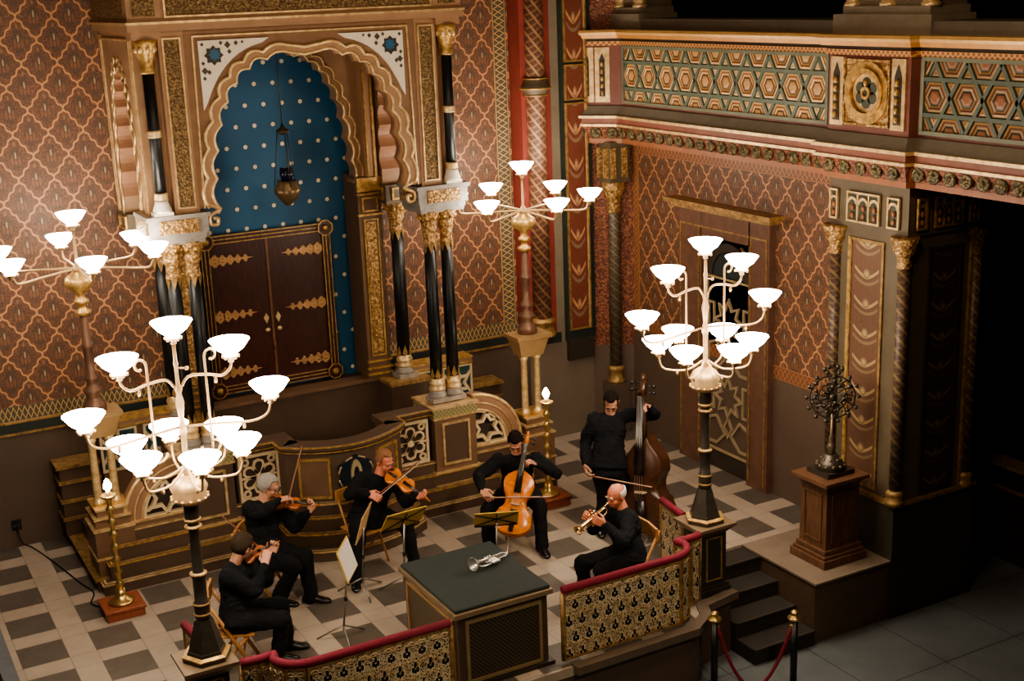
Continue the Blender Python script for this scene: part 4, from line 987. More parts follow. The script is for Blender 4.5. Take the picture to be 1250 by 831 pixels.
def candelabrum(loc, label):
    x, y, z0 = loc
    t = thing('candelabrum', label, 'lamp', (x,y,z0))
    b = B(); b.lathe([(.27,z0),(.27,z0+.05),(.22,z0+.07),(.21,z0+.11)], (x,y,0), 6, sm=False); b.lathe([(.20,z0+.11),(.10,z0+.46)], (x,y,0), 6, sm=False); b.done('foot', BRONZE, t)
    b = B(); b.lathe([(.275,z0+.045),(.275,z0+.06),(.23,z0+.075)], (x,y,0), 6, sm=False); b.done('foot_edge', GOLD, t)
    b = B(); b.lathe([(.075,1.45),(.085,1.5),(.085,1.66),(.07,1.68),(.072,1.95),(.085,1.97),(.06,2.02),(.055,2.5),(.075,2.53),(.06,2.56),(.06,2.6),(.08,2.62),(.08,2.86),(.06,2.88)], (x,y,0), 16); b.done('post', BRONZE, t)
    for zz in (1.5,1.62,1.97,2.52,2.60):
        b = B(); b.lathe([(.07,zz),(.095,zz+.015),(.095,zz+.03),(.07,zz+.045)], (x,y,0), 16); b.done('ring', GOLDD, t)
    b = B(); b.lathe([(.10,2.80),(.17,2.84),(.20,2.88),(.17,2.92),(.20,2.99),(.16,3.07),(.07,3.13)], (x,y,0), 18); c = b.done('crown_cup', LAMPM, t)
    for k in range(14):
        b = B(); b.ball((x+.19*math.cos(k*PI/7), y+.19*math.sin(k*PI/7), 2.88), .022, 6); b.done('bead', LAMPM, c)
    b = B(); b.lathe([(.04,3.1),(.045,3.2),(.028,3.25),(.035,3.33),(.03,3.38),(.030,3.56),(.045,3.60),(.04,3.66),(.024,3.72),(.03,3.78),(.048,3.92),(.028,4.02),(.045,4.08),(.024,4.12),(.02,4.2),(.022,4.32),(.03,4.35),(.02,4.38),(.02,4.56)], (x,y,0), 12); b.done('stem', LAMPM, t)
    shade(t, x, y, 4.80)
    for k in range(6):                                   # lower ring
        a = PI/6+k*PI/3; c, s1 = math.cos(a), math.sin(a)
        q = arm(t, [(x+.03*c,y+.03*s1,3.22),(x+.22*c,y+.22*s1,3.10),(x+.45*c,y+.45*s1,3.10),(x+.56*c,y+.56*s1,3.15),(x+.60*c,y+.60*s1,3.28)])
        b = B(); b.ball((x+.36*c,y+.36*s1,3.06), (.02,.02,.035), 6); b.done('drop', LAMPM, q)
        shade(t, x+.60*c, y+.60*s1, 3.52)
    for sg in (-1, 1):                                   # two long middle arms and two short upper arms
        q = arm(t, [(x+sg*.04,y,3.66),(x+sg*.4,y,3.62),(x+sg*.75,y,3.58),(x+sg*.92,y,3.63),(x+sg*.97,y,3.75)])
        b = B(); b.ball((x+sg*.66,y,3.54), (.02,.02,.04), 6); b.done('drop', LAMPM, q)
        shade(t, x+sg*.97, y, 3.98)
        q = arm(t, [(x+sg*.04,y,4.10),(x+sg*.12,y,4.19),(x+sg*.30,y,4.18),(x+sg*.47,y,4.14),(x+sg*.56,y,4.20),(x+sg*.58,y,4.28)])
        b = B(); b.ball((x+sg*.40,y,4.10), (.02,.02,.045), 6); b.done('drop', LAMPM, q)
        shade(t, x+sg*.58, y, 4.51)
        P = [(x+sg*.30,y,3.45)]
        b = B(); b.tube([(x+sg*.30,y,3.35+.06*k) for k in range(18)]+[(x+sg*.30+sg*(.07-.07*math.cos(u)*(1-u/9)),y,4.38+.075*math.sin(u)*(1-u/12)) for u in [k*.45 for k in range(13)]], .014, 6); b.done('scroll', LAMPM, t)
        b = B(); b.tube([(x+sg*(.30-.12*math.cos(u)*(1-u/10)-.0),y,3.40-.10*math.sin(u)*(1-u/10)) for u in [k*.45 for k in range(12)]], .014, 6); b.done('scroll', LAMPM, t)
    b = B(); b.tube([(x,y,4.30),(x+.10,y,4.28)], .01, 5); b.ball((x+.11,y,4.28), .025, 6); b.done('tap', LAMPM, t)
    return t
candelabrum((-9.72,-6.57,1.0), 'eleven shade brass candelabrum at the left end of the railing beside the seated violinists')
candelabrum((-2.95,-6.57,1.0), 'eleven shade brass candelabrum on the railing post above the platform steps')
def wall_lamp(loc, label):
    x, y, z0 = loc
    t = thing('pillar_lamp', label, 'lamp', (x,y,z0))
    for dx in (-.12, .12):
        b = B(); b.lathe([(.085,z0),(.085,z0+.05),(.065,z0+.08),(.058,z0+.12),(.052,z0+.92),(.07,z0+.95),(.075,z0+1.0)], (x+dx,y-.06,0), 12); b.done('colonette', GOLDB, t)
    b = B(); b.box(x-.24,y-.20,z0,x+.24,y+.16,z0+.03); b.done('plinth', GOLD, t)
    b = B(); b.frust(x-.28,y-.22,x+.28,y+.2,z0+1.30,z0+1.0,.08); b.box(x-.32,y-.26,z0+1.30,x+.32,y+.22,z0+1.36); b.done('capital', LAMPM, t)
    b = B(); b.lathe([(.16,2.5),(.16,2.62),(.10,2.68),(.10,2.76),(.13,2.78),(.13,2.82),(.075,2.86),(.075,2.94),(.10,2.96),(.10,3.0),(.06,3.05),(.065,3.4),(.095,3.44),(.065,3.48),(.055,3.8),(.05,3.9)], (x,y,0), 14); b.done('post', MAROON, t)
    b = B(); b.lathe([(.06,3.86),(.11,3.89),(.11,3.93),(.05,3.96),(.05,4.02),(.10,4.04),(.10,4.08),(.05,4.12),(.06,4.18),(.17,4.26),(.20,4.34),(.18,4.40),(.10,4.45),(.06,4.50)], (x,y,0), 16); b.done('urn', GOLD, t)
    b = B(); b.lathe([(.06,4.46),(.08,4.52),(.03,4.58),(.02,4.62),(.02,5.04)], (x,y,0), 10); b.done('stem', LAMPM, t)
    shade(t, x, y, 5.28, .19)
    for k in range(6):
        a = PI/6+k*PI/3; c, s1 = math.cos(a), math.sin(a)
        arm(t, [(x+.04*c,y+.04*s1,4.52),(x+.55*c,y+.55*s1,4.51),(x+.95*c,y+.95*s1,4.50),(x+1.03*c,y+1.03*s1,4.58),(x+1.06*c,y+1.06*s1,4.60)], .018)
        shade(t, x+1.06*c, y+1.06*s1, 4.82, .19)
    return t
wall_lamp((XC-3.37,-1.66,1.15), 'seven shade gilt lamp on twin colonettes at the left end of the ark podium')
wall_lamp((XC+3.52,-1.66,1.15), 'seven shade gilt lamp on twin colonettes at the right end of the ark podium')
def candle_stand(loc, label, blabel):
    x, y = loc
    b = B(); b.box(x-.25,y-.25,.0,x+.25,y+.25,.115); b.box(x-.27,y-.27,.11,x+.27,y+.27,.15); tag(b.done('plinth_block', WOODR, bevel=.008), blabel, 'plinth')
    z = .152
    t = thing('candlestick', label, 'candlestick', (x,y,z))
    b = B(); b.lathe([(.17,z),(.175,z+.02),(.15,z+.04),(.10,z+.07),(.07,z+.13),(.06,z+.2)], (x,y,0), 18); b.done('foot', BRASS, t)
    prof = [(.05,z+.2)]
    zz = z+.2
    for k in range(7):
        prof += [(.035,zz+.02),(.055,zz+.05),(.06,zz+.07),(.035,zz+.10),(.030,zz+.16)]; zz += .18
    prof += [(.04,zz+.02),(.05,zz+.04)]
    b = B(); b.lathe(prof, (x,y,0), 14); b.done('stem', BRASS, t)
    b = B(); b.lathe([(.03,zz+.02),(.09,zz+.05),(.115,zz+.08),(.10,zz+.085),(.03,zz+.07)], (x,y,0), 16); b.done('drip_pan', BRASS, t)
    b = B(); b.lathe([(.028,zz+.07),(.028,zz+.15)], (x,y,0), 10); c = b.done('candle', CREAM, t)
    b = B(); b.lathe([(.025,zz+.15),(.05,zz+.18),(.055,zz+.22),(.03,zz+.28),(.008,zz+.31)], (x,y,0), 12); b.done('bulb', FLAME, c)
candle_stand((-9.90,-2.86), 'brass candlestick with lit bulb at the left end of the podium', 'low red brown wooden block at the left end of the ark podium')
candle_stand((-3.16,-2.78), 'turned brass candlestick with a lit bulb behind the seated cellist', 'low red brown wooden block behind the seated cellist')

# ------------------------------------------------------------------ railing
FIL = mat_filigree('gilt_filigree')
def fil_panel(par, p0, p1, z0, z1, th=.03):
    """one pierced looking panel with its frame, row of scrolls on top and beading"""
    a, c = Vector(p0), Vector(p1); d = (c-a); L = d.length; d.normalize(); nn = Vector((d.y, -d.x))
    mp = lambda u, v, w: (a.x+d.x*u+nn.x*w, a.y+d.y*u+nn.y*w, v)
    b = B(); uvl = b.bm.loops.layers.uv.new('UVMap'); b.prism([(0,z0),(L,z0),(L,z1),(0,z1)], mp, -th/2, th/2)
    for f in b.bm.faces:
        for l in f.loops:
            v = Vector((l.vert.co.x-a.x, l.vert.co.y-a.y)); l[uvl].uv = (v.dot(d)+a.x*.37, l.vert.co.z)
    p = b.done('filigree_panel', FIL, par)
    b = B(); b.frame(0,z0,L,z1,.028, mp, -.03, .03)
    if L > .5:
        for sg in (1, -1):
            n = int(L/.12)
            for k in range(n): b.ball(mp((k+.5)*L/n, z0+.06, sg*.024), .018, 6)
    b.done('gilt_frame', GOLDD, p)
    n = max(1, int(L/.27))
    for k in range(n):
        cu = (k+.5)*L/n
        b = B(); b.tube([mp(cu+.055+.052*math.cos(q)*(1-q/9), z1-.10+.055*math.sin(q)*(1-q/9), .022) for q in [5-.5*j for j in range(11)]]+[mp(cu-.055-.052*math.cos(q)*(1-q/9), z1-.10+.055*math.sin(q)*(1-q/9), .022) for q in [.5*j for j in range(11)]], .010, 5); b.done('scroll', CREAM, p)
    if L < .9: return
    b = B()
    for k in range(max(2, int(L/.19))):
        for j in range(4):
            cu = (k+.5+(j % 2)*.5)*.19; cv = z0+.16+j*.19
            if cu > L-.08 or cv > z1-.18: continue
            for sg in (-1, 1): b.tube([mp(cu+sg*.03, cv-.05, .022), mp(cu+sg*.075, cv, .026), mp(cu+sg*.05, cv+.06, .026), mp(cu+sg*.015, cv+.045, .022)], .008, 4)
    b.done('tracery_pattern', GOLDB, p)
def rail_run(name, label, path, z0=.04, z1=.93):
    t = thing(name, label, 'railing', (path[0][0], path[0][1], 0))
    for p0, p1 in zip(path, path[1:]):
        if math.dist(p0, p1) > .12: fil_panel(t, p0, p1, z0, z1)
    sm = [Vector((x, y, .97)) for x, y in path]
    out = [sm[0]]
    for i in range(1, len(sm)-1):
        r = min(.09, (sm[i]-sm[i-1]).length*.45, (sm[i+1]-sm[i]).length*.45)
        p = sm[i]+(sm[i-1]-sm[i]).normalized()*r; q = sm[i]+(sm[i+1]-sm[i]).normalized()*r
        out += [p, (p+2*sm[i]+q)/4, q]
    out.append(sm[-1])
    b = B(); b.tube(out, .05, 10); b.done('velvet_rail', VELVET, t)
    for x, y in (path[0], path[-1]):
        b = B(); b.lathe([(.03,z0),(.03,z1)], (x,y,0), 8); b.done('end_post', GOLDD, t)
    return t
def mirr(P): return [(2*XC-x, y) for x, y in P][::-1]
RF = [(-5.60,-7.27),(-3.86,-7.27),(-3.66,-7.16),(-3.58,-6.98),(-3.66,-6.86),(-3.44,-6.90),(-3.26,-6.86)]
rail_run('railing', 'filigree railing with crimson velvet top in front of the seated trumpeter', RF)
rail_run('railing', 'filigree railing with crimson top left of the reading desk', mirr(RF))
RS = [(-3.06,-6.25),(-2.98,-5.62)]
rail_run('railing', 'short filigree railing with crimson top running from the lamp post along the platform steps', RS)
rail_run('railing', 'short filigree railing with crimson top along the left edge of the platform', mirr(RS))
PNL = plain('post_dark', (.030,.024,.018), .45)
def rail_post(x, y, label, zb):
    t = thing('railing_post', label, 'post', (x,y,zb))
    b = B(); b.box(x-.20,y-.20,zb+.14,x+.20,y+.20,.90); s_ = b.done('shaft', PNL, t)
    b = B(); b.box(x-.25,y-.25,zb,x+.25,y+.25,zb+.09); b.box(x-.23,y-.23,zb+.09,x+.23,y+.23,zb+.14); b.done('foot', PNL, t)
    b = B(); b.frust(x-.29,y-.29,x+.29,y+.29,.96,.86,.09); b.box(x-.30,y-.30,.96,x+.30,y+.30,.998); b.done('cap', plain('post_cap', (.20,.14,.085), .4, .2), t)
    b = B()
    for mp in (FY(y-.20), FX(x-.20)):
        u = x if mp(0,0,0)[1] < y-.1 and mp(0,0,0)[0] == 0 else y
        b.frame(u-.13,zb+.2,u+.13,.82,.02, mp, 0, .012)
    b.done('panel_frame', GOLDD, s_)
rail_post(-2.95,-6.57, 'dark square railing post carrying the candelabrum beside the steps', 0)
rail_post(2*XC+2.95,-6.57, 'dark square railing post carrying the candelabrum beside the front violinist', 0)

# ------------------------------------------------------------------ reading desk with a trumpet on it
T = thing('reading_desk', 'square reading desk with dark green cloth top and lattice sides in the railing gap', 'desk', (XC,-6.4,0))
x0, x1, y0, y1 = XC-.66, XC+.66, -7.22, -5.62
b = B(); b.box(x0+.06,y0+.06,.0,x1-.06,y1-.06,.93); body = b.done('carcass', plain('desk_dark_wood', (.07,.045,.028), .45), T)
b = B(); b.box(x0,y0,.93,x1,y1,1.0); b.done('top_moulding', plain('desk_rim', (.20,.14,.085), .45), T, bevel=.01)
b = B(); b.box(x0+.02,y0+.03,1.0,x1-.02,y1-.03,1.045); b.done('cloth_top', GREENC, T, bevel=.018)
LAT = mat_diaper('desk_lattice_shaded', (.11,.08,.05), (.014,.011,.008), .055, 0); LATs = mat_diaper('desk_lattice_lit', (.20,.15,.09), (.05,.038,.026), .055, 1)  # front copy darker, side copy lighter: shading by face put into colour
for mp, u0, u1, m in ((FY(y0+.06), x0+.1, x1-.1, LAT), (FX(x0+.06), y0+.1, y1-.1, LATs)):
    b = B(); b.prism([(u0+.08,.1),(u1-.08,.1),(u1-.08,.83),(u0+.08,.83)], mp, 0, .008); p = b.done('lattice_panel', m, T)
    b = B(); b.frame(u0+.05,.06,u1-.05,.87,.04, mp, 0, .03); b.done('panel_frame', plain('desk_gilt_shaded', (.26,.19,.10), .45, .2) if m is LAT else plain('desk_gilt_lit', (.40,.24,.11), .45, .2), p)
b = B(); b.box(x0,y0,0,x1,y1,.05); b.done('base', PNL, T)

def trumpet(name, label, p0, p1, roll, mat, br=.066):
    """trumpet from mouthpiece p0 to bell rim p1; length .62"""
    d = (Vector(p1)-Vector(p0)); L = d.length; d.normalize()
    upv = Vector((0,0,1)) if abs(d.z) < .9 else Vector((1,0,0))
    z = (upv-d*upv.dot(d)).normalized(); z = Matrix.Rotation(roll, 3, d) @ z; y = z.cross(d)
    Mx = Matrix((d, y, z)).transposed()
    def W(x, yy, zz): return Vector(p0) + Mx @ Vector((x*L, yy, zz))
    t = thing(name, label, 'trumpet', p0)
    R = Mx @ Matrix.Rotation(PI/2, 3, 'Y')
    b = B(); b.lathe([(.020,.0),(.023,.004),(.012,.03),(.008,.07),(.011,.11)], p0, 10, R); b.done('mouthpiece', mat, t)
    b = B(); b.tube([W(.10,0,0),W(.80,0,0)]+[W(.80+.07*math.sin(a), 0, -.042+.042*math.cos(a)) for a in [k*PI/6 for k in range(7)]]+[W(.45,0,-.084)], .011, 8); b.done('lead_pipe', mat, t)
    prof = [(.012,L*.36),(.014,L*.6),(.020,L*.76),(.028,L*.86),(br*.62,L*.93),(br*.84,L*.975),(br,L),(br*.94,L),(.03,L*.87)]
    b = B(); b.lathe(prof, W(0,.03,.0), 18, R); bl = b.done('bell', mat, t)
    b = B(); b.tube([W(.37,.03,0)]+[W(.19-.07*math.sin(a), .03, -.042+.042*math.cos(a)) for a in [k*PI/6 for k in range(7)]]+[W(.42,.03,-.084)], .011, 8); b.done('bell_bow', mat, t)
    for k in range(3):
        b = B(); b.lathe([(.016,-.10),(.018,-.095),(.018,.03),(.020,.035),(.012,.045),(.006,.05),(.006,.075),(.013,.077),(.013,.083)], W(.42+.07*k,.015,-.02), 10, Mx); b.done('valve', mat, t)
    b = B(); b.tube([W(.56,.015,-.03),W(.70,.02,-.03),W(.72,.02,-.045),W(.70,.02,-.06),W(.56,.015,-.06)], .008, 6); b.done('valve_slide', mat, t)
    return t
trumpet('trumpet', 'silver trumpet lying on the green cloth of the reading desk', (-5.74,-6.17,1.075), (-6.33,-6.37,1.115), PI/2*.95, SILVER, .088)

# ------------------------------------------------------------------ steps, stone block, pedestal and ornament
T = thing('staircase', 'dark carpeted steps leading down from the platform beside the stone block', 'stairs', (-2.2,-6.6,-.9))
for k in range(4):
    z1 = -.03-.215*k; y = -5.73-.395*k
    b = B(); b.box(-2.68,y-.40,-.9,-1.64,y,z1); p = b.done('step', plain('step_carpet', (.024,.018,.013), .8, scale=12), T, bevel=.012)
    b = B(); b.box(-2.68,y-.415,z1-.03,-1.64,y-.37,z1+.004); b.done('nosing', plain('step_edge', (.03,.022,.015), .6), p)
t = thing('stone_block', 'massive flat topped stone block right of the platform steps', 'block', (-.9,-6.5,-.9))
b = B(); b.box(-1.62,-7.27,-.9,-.25,-5.72,-.03); b.done('body', plain('block_stone', (.10,.066,.042), .5, scale=5), t)
b = B(); b.box(-1.64,-7.30,-.03,-.25,-5.72,.0); b.done('top_slab', plain('slab_stone', (.21,.16,.12), .5, scale=4), t)
PW = mat_wood('pedestal_wood', (.085,.042,.024), (.19,.092,.046), (5,5,1), .4)
t = thing('pedestal', 'panelled brown wooden pedestal standing on the stone block', 'pedestal', (-.86,-6.68,0))
px, py = -.86, -6.68
b = B(); b.box(px-.40,py-.36,0,px+.40,py+.36,.12); b.box(px-.37,py-.33,.12,px+.37,py+.33,.17); b.box(px-.34,py-.30,.17,px+.34,py+.30,.24); b.done('foot', PW, t, bevel=.012)
b = B(); b.frust(px-.30,py-.27,px+.30,py+.27,.24,1.14,.006); s_ = b.done('shaft', PW, t)
b = B(); b.box(px-.31,py-.28,1.13,px+.31,py+.28,1.17); b.box(px-.40,py-.36,1.20,px+.40,py+.36,1.26); b.frust(px-.38,py-.34,px+.38,py+.34,1.20,1.15,.06); b.done('cap', PW, t, bevel=.008)
b = B(); b.frame(px-.20,.33,px+.20,1.04,.025, FY(py-.268), -.02, .014); b.frame(py-.18,.33,py+.18,1.04,.025, FX(px-.298), -.02, .014); b.done('panel_moulding', PW, s_)
t = thing('filigree_ornament', 'dark bronze filigree disc ornament on a stepped foot on the wooden pedestal', 'ornament', (px,py,1.26))
z = 1.26
b = B(); b.box(px-.24,py-.22,z,px+.24,py+.22,z+.07); b.lathe([(.22,z+.07),(.20,z+.11),(.21,z+.13),(.16,z+.17),(.15,z+.20),(.10,z+.24),(.09,z+.28)], (px,py,0), 16); f_ = b.done('foot', BRONZE, t)
b = B()
for k in range(12): b.ball((px+.19*math.cos(k*PI/6), py+.19*math.sin(k*PI/6), z+.13), .028, 6)
for k in range(8): b.ball((px+.13*math.cos(k*PI/4), py+.13*math.sin(k*PI/4), z+.21), .026, 6)
b.done('bead_pattern', plain('worn_bronze', (.20,.15,.09), .35, .6), f_)
b = B(); b.lathe([(.06,z+.27),(.04,z+.32),(.07,z+.37),(.05,z+.42),(.03,z+.46),(.045,z+.50),(.02,z+.55),(.018,z+.86)], (px,py,0), 12); b.done('stem', plain('worn_bronze', (.2,.15,.09), .35, .6), t)
FO = FD((px,py), math.radians(238)); zc = z+1.10
b = B(); mp = FO
rnd = random.Random(3)
for r in (.20, .31): b.band(circ(0,zc,r-.012,28), circ(0,zc,r+.006,28), mp, -.012, .012, True)
for k in range(14):
    a = k*PI/7; c, s1 = math.cos(a), math.sin(a)
    b.tube([mp(.04*math.cos(a+.5), zc+.04*math.sin(a+.5), 0), mp(.17*math.cos(a+.25), zc+.17*math.sin(a+.25), .01), mp(.31*c, zc+.31*s1, 0)], .011, 5)
    for q in range(4):
        rr = rnd.uniform(.08, .34); aa = a+rnd.uniform(-.2, .2); b.ball(mp(rr*math.cos(aa), zc+rr*math.sin(aa), rnd.uniform(-.03, .03)), rnd.uniform(.02, .038), 6)
    b.ball(mp(.355*c, zc+.355*s1, 0), (.035,.03,.035), 6)
b.ball(mp(0,zc,.01), (.06,.05,.06), 8)
for k in range(5): b.ball(mp((k-2)*.06, zc+.40+(.07 if k == 2 else .03*(k % 2)), 0), (.03,.03,.045), 6)
b.done('filigree_disc', BRONZE, t)

# ------------------------------------------------------------------ rope barrier
def stanchion(x, y, label):
    t = thing('stanchion', label, 'post', (x,y,-.9), 'rope barrier posts')
    b = B(); b.lathe([(.17,-.9),(.17,-.87),(.05,-.84)], (x,y,0), 18); b.done('foot', DARKST, t)
    b = B(); b.lathe([(.045,-.86),(.045,.18)], (x,y,0), 14); b.done('pole', plain('post_black', (.01,.01,.01), .35), t)
    b = B(); b.lathe([(.045,.17),(.085,.19),(.09,.215),(.05,.23),(.035,.25),(.05,.27),(.05,.29),(.02,.31)], (x,y,0), 14); b.done('finial', BRASS, t)
stanchion(-2.77,-8.18, 'black rope post with brass finial in front of the bottom step')
stanchion(-3.62,-7.66, 'black rope post with brass finial close to the platform wall')
P = []
for k in range(25):
    u = k/24; P.append((-2.80+(-.79)*u, -8.165+.49*u, .10-.95*(1-(2*u-1)**2)*.90))
n_ = B(); n_.tube(P, .022, 8); ro = n_.done('barrier_rope', VELVET); tag(ro, 'sagging crimson rope hung between the two black rope posts', 'rope')
for e in (0, -1):
    b = B(); b.ball(P[e], .035, 8); b.done('hook', BRASS, ro)

# ------------------------------------------------------------------ folding chairs
def make_chair(label, x, y, rz, group='folding chairs'):
    t = thing('folding_chair', label, 'chair', (x,y,0), group, True, rz)      # local frame: sitter faces +x
    for s1 in (-1, 1):
        b = B(); b.tube([(.26,s1*.24,.01),(-.28,s1*.24,1.06)], .024, 6, flat=(1,.6)); b.done('leg', WOODL, t)
        b = B(); b.tube([(-.26,s1*.20,.01),(.24,s1*.20,.56)], .022, 6, flat=(1,.6)); b.done('leg', WOODL, t)
    b = B(); b.box(-.24,-.23,.51,.27,.23,.54); b.done('seat', WOODL, t, bevel=.01)
    b = B(); b.prism([(-.245+.0,-.27),(-.215,-.27),(-.24,0),(-.215,.27),(-.245,.27),(-.275,0)], FZ(0), .92, 1.10); b.done('backrest', WOODL, t)
    b = B(); b.tube([(.12,-.23,.27),(.12,.23,.27)], .014, 6); b.tube([(-.12,-.2,.165),(-.12,.2,.165)], .014, 6); b.done('stretcher', WOODL, t)
    return t

# ------------------------------------------------------------------ music stands
def music_stand(label, base, c, w, u, hw, hh, mat, back):
    """folding stand: foot point base, desk centre c, width vector w, up vector u"""
    c = Vector(c); w = Vector(w).normalized(); u = Vector(u); u = (u-w*u.dot(w)).normalized(); n = w.cross(u)
    t = thing('music_stand', label, 'music stand', (base[0],base[1],0))
    b = B(); b.tube([(base[0],base[1],.16),(c.x,c.y,c.z-hh*.3)], .014, 7); p = b.done('pole', STEEL, t)
    b = B(); b.lathe([(.022,0),(.022,.05)], (base[0]*.5+c.x*.5, base[1]*.5+c.y*.5, c.z*.5), 8); b.done('clamp', BLACK, p)
    for k in range(3):
        a = 2*PI*k/3+.4; b = B(); b.tube([(base[0],base[1],.22),(base[0]+.14*math.cos(a),base[1]+.14*math.sin(a),.14),(base[0]+.36*math.cos(a),base[1]+.36*math.sin(a),.012)], .011, 6); b.done('leg', STEEL, t)
    def Q(a, d, e): return c+w*a*hw+u*d*hh+n*e
    b = B()
    for s1 in (-1, 1): b.tube([Q(s1*.95,-.9,-.012),Q(0,.1,-.012),Q(s1*.95,.9,-.012)], .009, 5)
    b.tube([Q(-.98,-1.02,-.012),Q(.98,-1.02,-.012)], .011, 5); b.tube([Q(0,-1,-.012),Q(0,.9,-.012)], .009, 5)
    b.done('desk_frame', BLACK, t)
    return t, Q, n
def sheet(name, label, cat, Q, e0, e1, mat, s=1.0, group=None):
    b = B(); V = [Q(a*s, d*s, e) for e in (e0, e1) for a, d in ((-1,-1),(1,-1),(1,1),(-1,1))]
    v = [b.bm.verts.new(p) for p in V]
    for f in ((3,2,1,0),(4,5,6,7),(0,1,5,4),(1,2,6,5),(2,3,7,6),(3,0,4,7)): b.bm.faces.new([v[i] for i in f])
    o = b.done(name, mat); return tag(o, label, cat, group)
# ------------------------------------------------------------------ string instruments
HAIRKW = dict(spec=.12)
VARN = {'red': mat_wood('red_varnish', (.34,.085,.018), (.52,.16,.03), (3,3,8), .22, .03),
        'amber': mat_wood('amber_varnish', (.46,.125,.018), (.66,.22,.035), (3,3,8), .2, .03),
        'brown': mat_wood('brown_varnish', (.035,.014,.007), (.085,.033,.014), (3,3,8), .3, .03)}
EBONY = plain('ebony', (.014,.012,.011), .3)
HAIRB = plain('bow_hair', (.70,.60,.45), .6)
def viol(name, label, butt, scroll, normal, varn, rib, sloped=False, cat='violin', peg=1.0, endpin=None, bridge_mat=None):
    butt, scroll = Vector(butt), Vector(scroll); d = scroll-butt; T = d.length; d.normalize()
    n = Vector(normal); n = (n-d*n.dot(d)).normalized(); s = d.cross(n)      # s: to the treble side seen from the front
    L = T*.6
    t = thing(name, label, cat, butt)
    W = lambda a, x, h: butt+d*(a*L)+s*(x*L)+n*(h*L)
    tab = [(0,.05),(.015,.14),(.06,.225),(.13,.275),(.20,.29),(.28,.275),(.34,.245),(.375,.235),(.40,.195),(.46,.163),(.53,.157),(.60,.175),(.64,.205),(.67,.212),(.71,.222),(.78,.235),(.85,.228),(.92,.18),(.97,.10),(1,.045)]
    if sloped: tab = [q for q in tab if q[0] < .68]+[(.70,.21),(.76,.205),(.82,.175),(.88,.125),(.94,.075),(1,.045)]
    def ring(k, h): return [W(.5+(a-.5)*k, x*k, h) for a, x in tab]+[W(.5+(a-.5)*k, -x*k, h) for a, x in tab[::-1]]
    r = rib
    b = B(); b.rings([ring(.45,-r-.035), ring(.8,-r-.025), ring(.97,-r-.004), ring(1.0,-r), ring(.985,-r+.008), ring(.985,-.008), ring(1.0,0), ring(.97,.006), ring(.8,.026), ring(.45,.04)])
    bo = b.done('body', VARN[varn], t)
    for sg in (-1, 1):
        b = B(); P = [W(.34,sg*.125,.030),(W(.355,sg*.15,.027)),W(.40,sg*.125,.031),W(.46,sg*.095,.034),W(.50,sg*.075,.036),W(.515,sg*.095,.034)]
        b.tube(P, .009*L, 6, flat=(1,.9)); b.done('sound_hole', EBONY, bo)
    b = B(); b.rings([[W(.98,x,h) for x, h in ((-.045,-.02),(.045,-.02),(.045,.03),(-.045,.03))], [W(1.10,x,h) for x, h in ((-.034,-.045),(.034,-.045),(.034,.03),(-.034,.03))], [W(1.42,x,h) for x, h in ((-.03,-.03),(.03,-.03),(.03,.012),(-.03,.012))]]); b.done('neck', VARN[varn], t)
    b = B(); b.rings([[W(.62,x,h) for x, h in ((-.055,.085),(.055,.085),(.05,.10),(-.05,.10))], [W(1.42,x,h) for x, h in ((-.032,.012),(.032,.012),(.028,.032),(-.028,.032))]]); b.done('fingerboard', EBONY, t)
    b = B(); b.rings([[W(a,x,h) for x, h in ((-w,h0),(w,h0),(w,h1),(-w,h1))] for a, w, h0, h1 in ((1.42,.034,-.035,.02),(1.50,.032,-.06,.0),(1.58,.026,-.085,-.03))])
    b.tube([W(1.58+.045*math.cos(q*.55)*(1-q/16), 0, -.075+.05*math.sin(q*.55)*(1-q/16)) for q in range(14)], .022*L, 7); sc = b.done('scroll', VARN[varn], t)
    for k, (a, sg) in enumerate(((1.45,1),(1.48,-1),(1.52,1),(1.55,-1))):
        b = B(); b.tube([W(a,0,-.03),W(a,sg*.085*peg,-.03)], .010*L, 6); b.ball(W(a,sg*.115*peg,-.03), (.024*L,.024*L,.024*L), 6); b.done('tuning_peg', EBONY, sc)
    b = B(); b.rings([[W(a,x,h) for x in (-w, w) for h in ()]+[W(a,-w,h0),W(a,w,h0),W(a,w*.8,h1),W(a,-w*.8,h1)] for a, w, h0, h1 in ((.435,.065,.036,.10),(.45,.065,.036,.10))], sm=False); b.done('bridge', CREAM if bridge_mat is None else bridge_mat, t)
    b = B(); b.rings([[W(a,-w,h),W(a,w,h),W(a,w,h+.016),W(a,-w,h+.016)] for a, w, h in ((.03,.03,.03),(.36,.055,.075))]); b.done('tailpiece', EBONY, t)
    b = B()
    for k in range(4):
        x = (k-1.5)*.024; b.tube([W(.36,x,.09),W(.443,x*1.2,.108),W(1.42,x*.6,.036)], .0025*L, 4)
    b.done('strings', plain('string_steel', (.5,.47,.42), .3, .8), t)
    if endpin:
        b = B(); b.tube([W(0,0,-r*.5), Vector(endpin)], .010, 6); b.ball(endpin, .014, 6); b.done('endpin', STEEL, t)
    elif cat in ('violin', 'viola'):
        b = B(); b.ball(W(.07,-.13,.05), (.10*L,.10*L,.025*L), 8); b.done('chin_rest', EBONY, t)
    return t, W
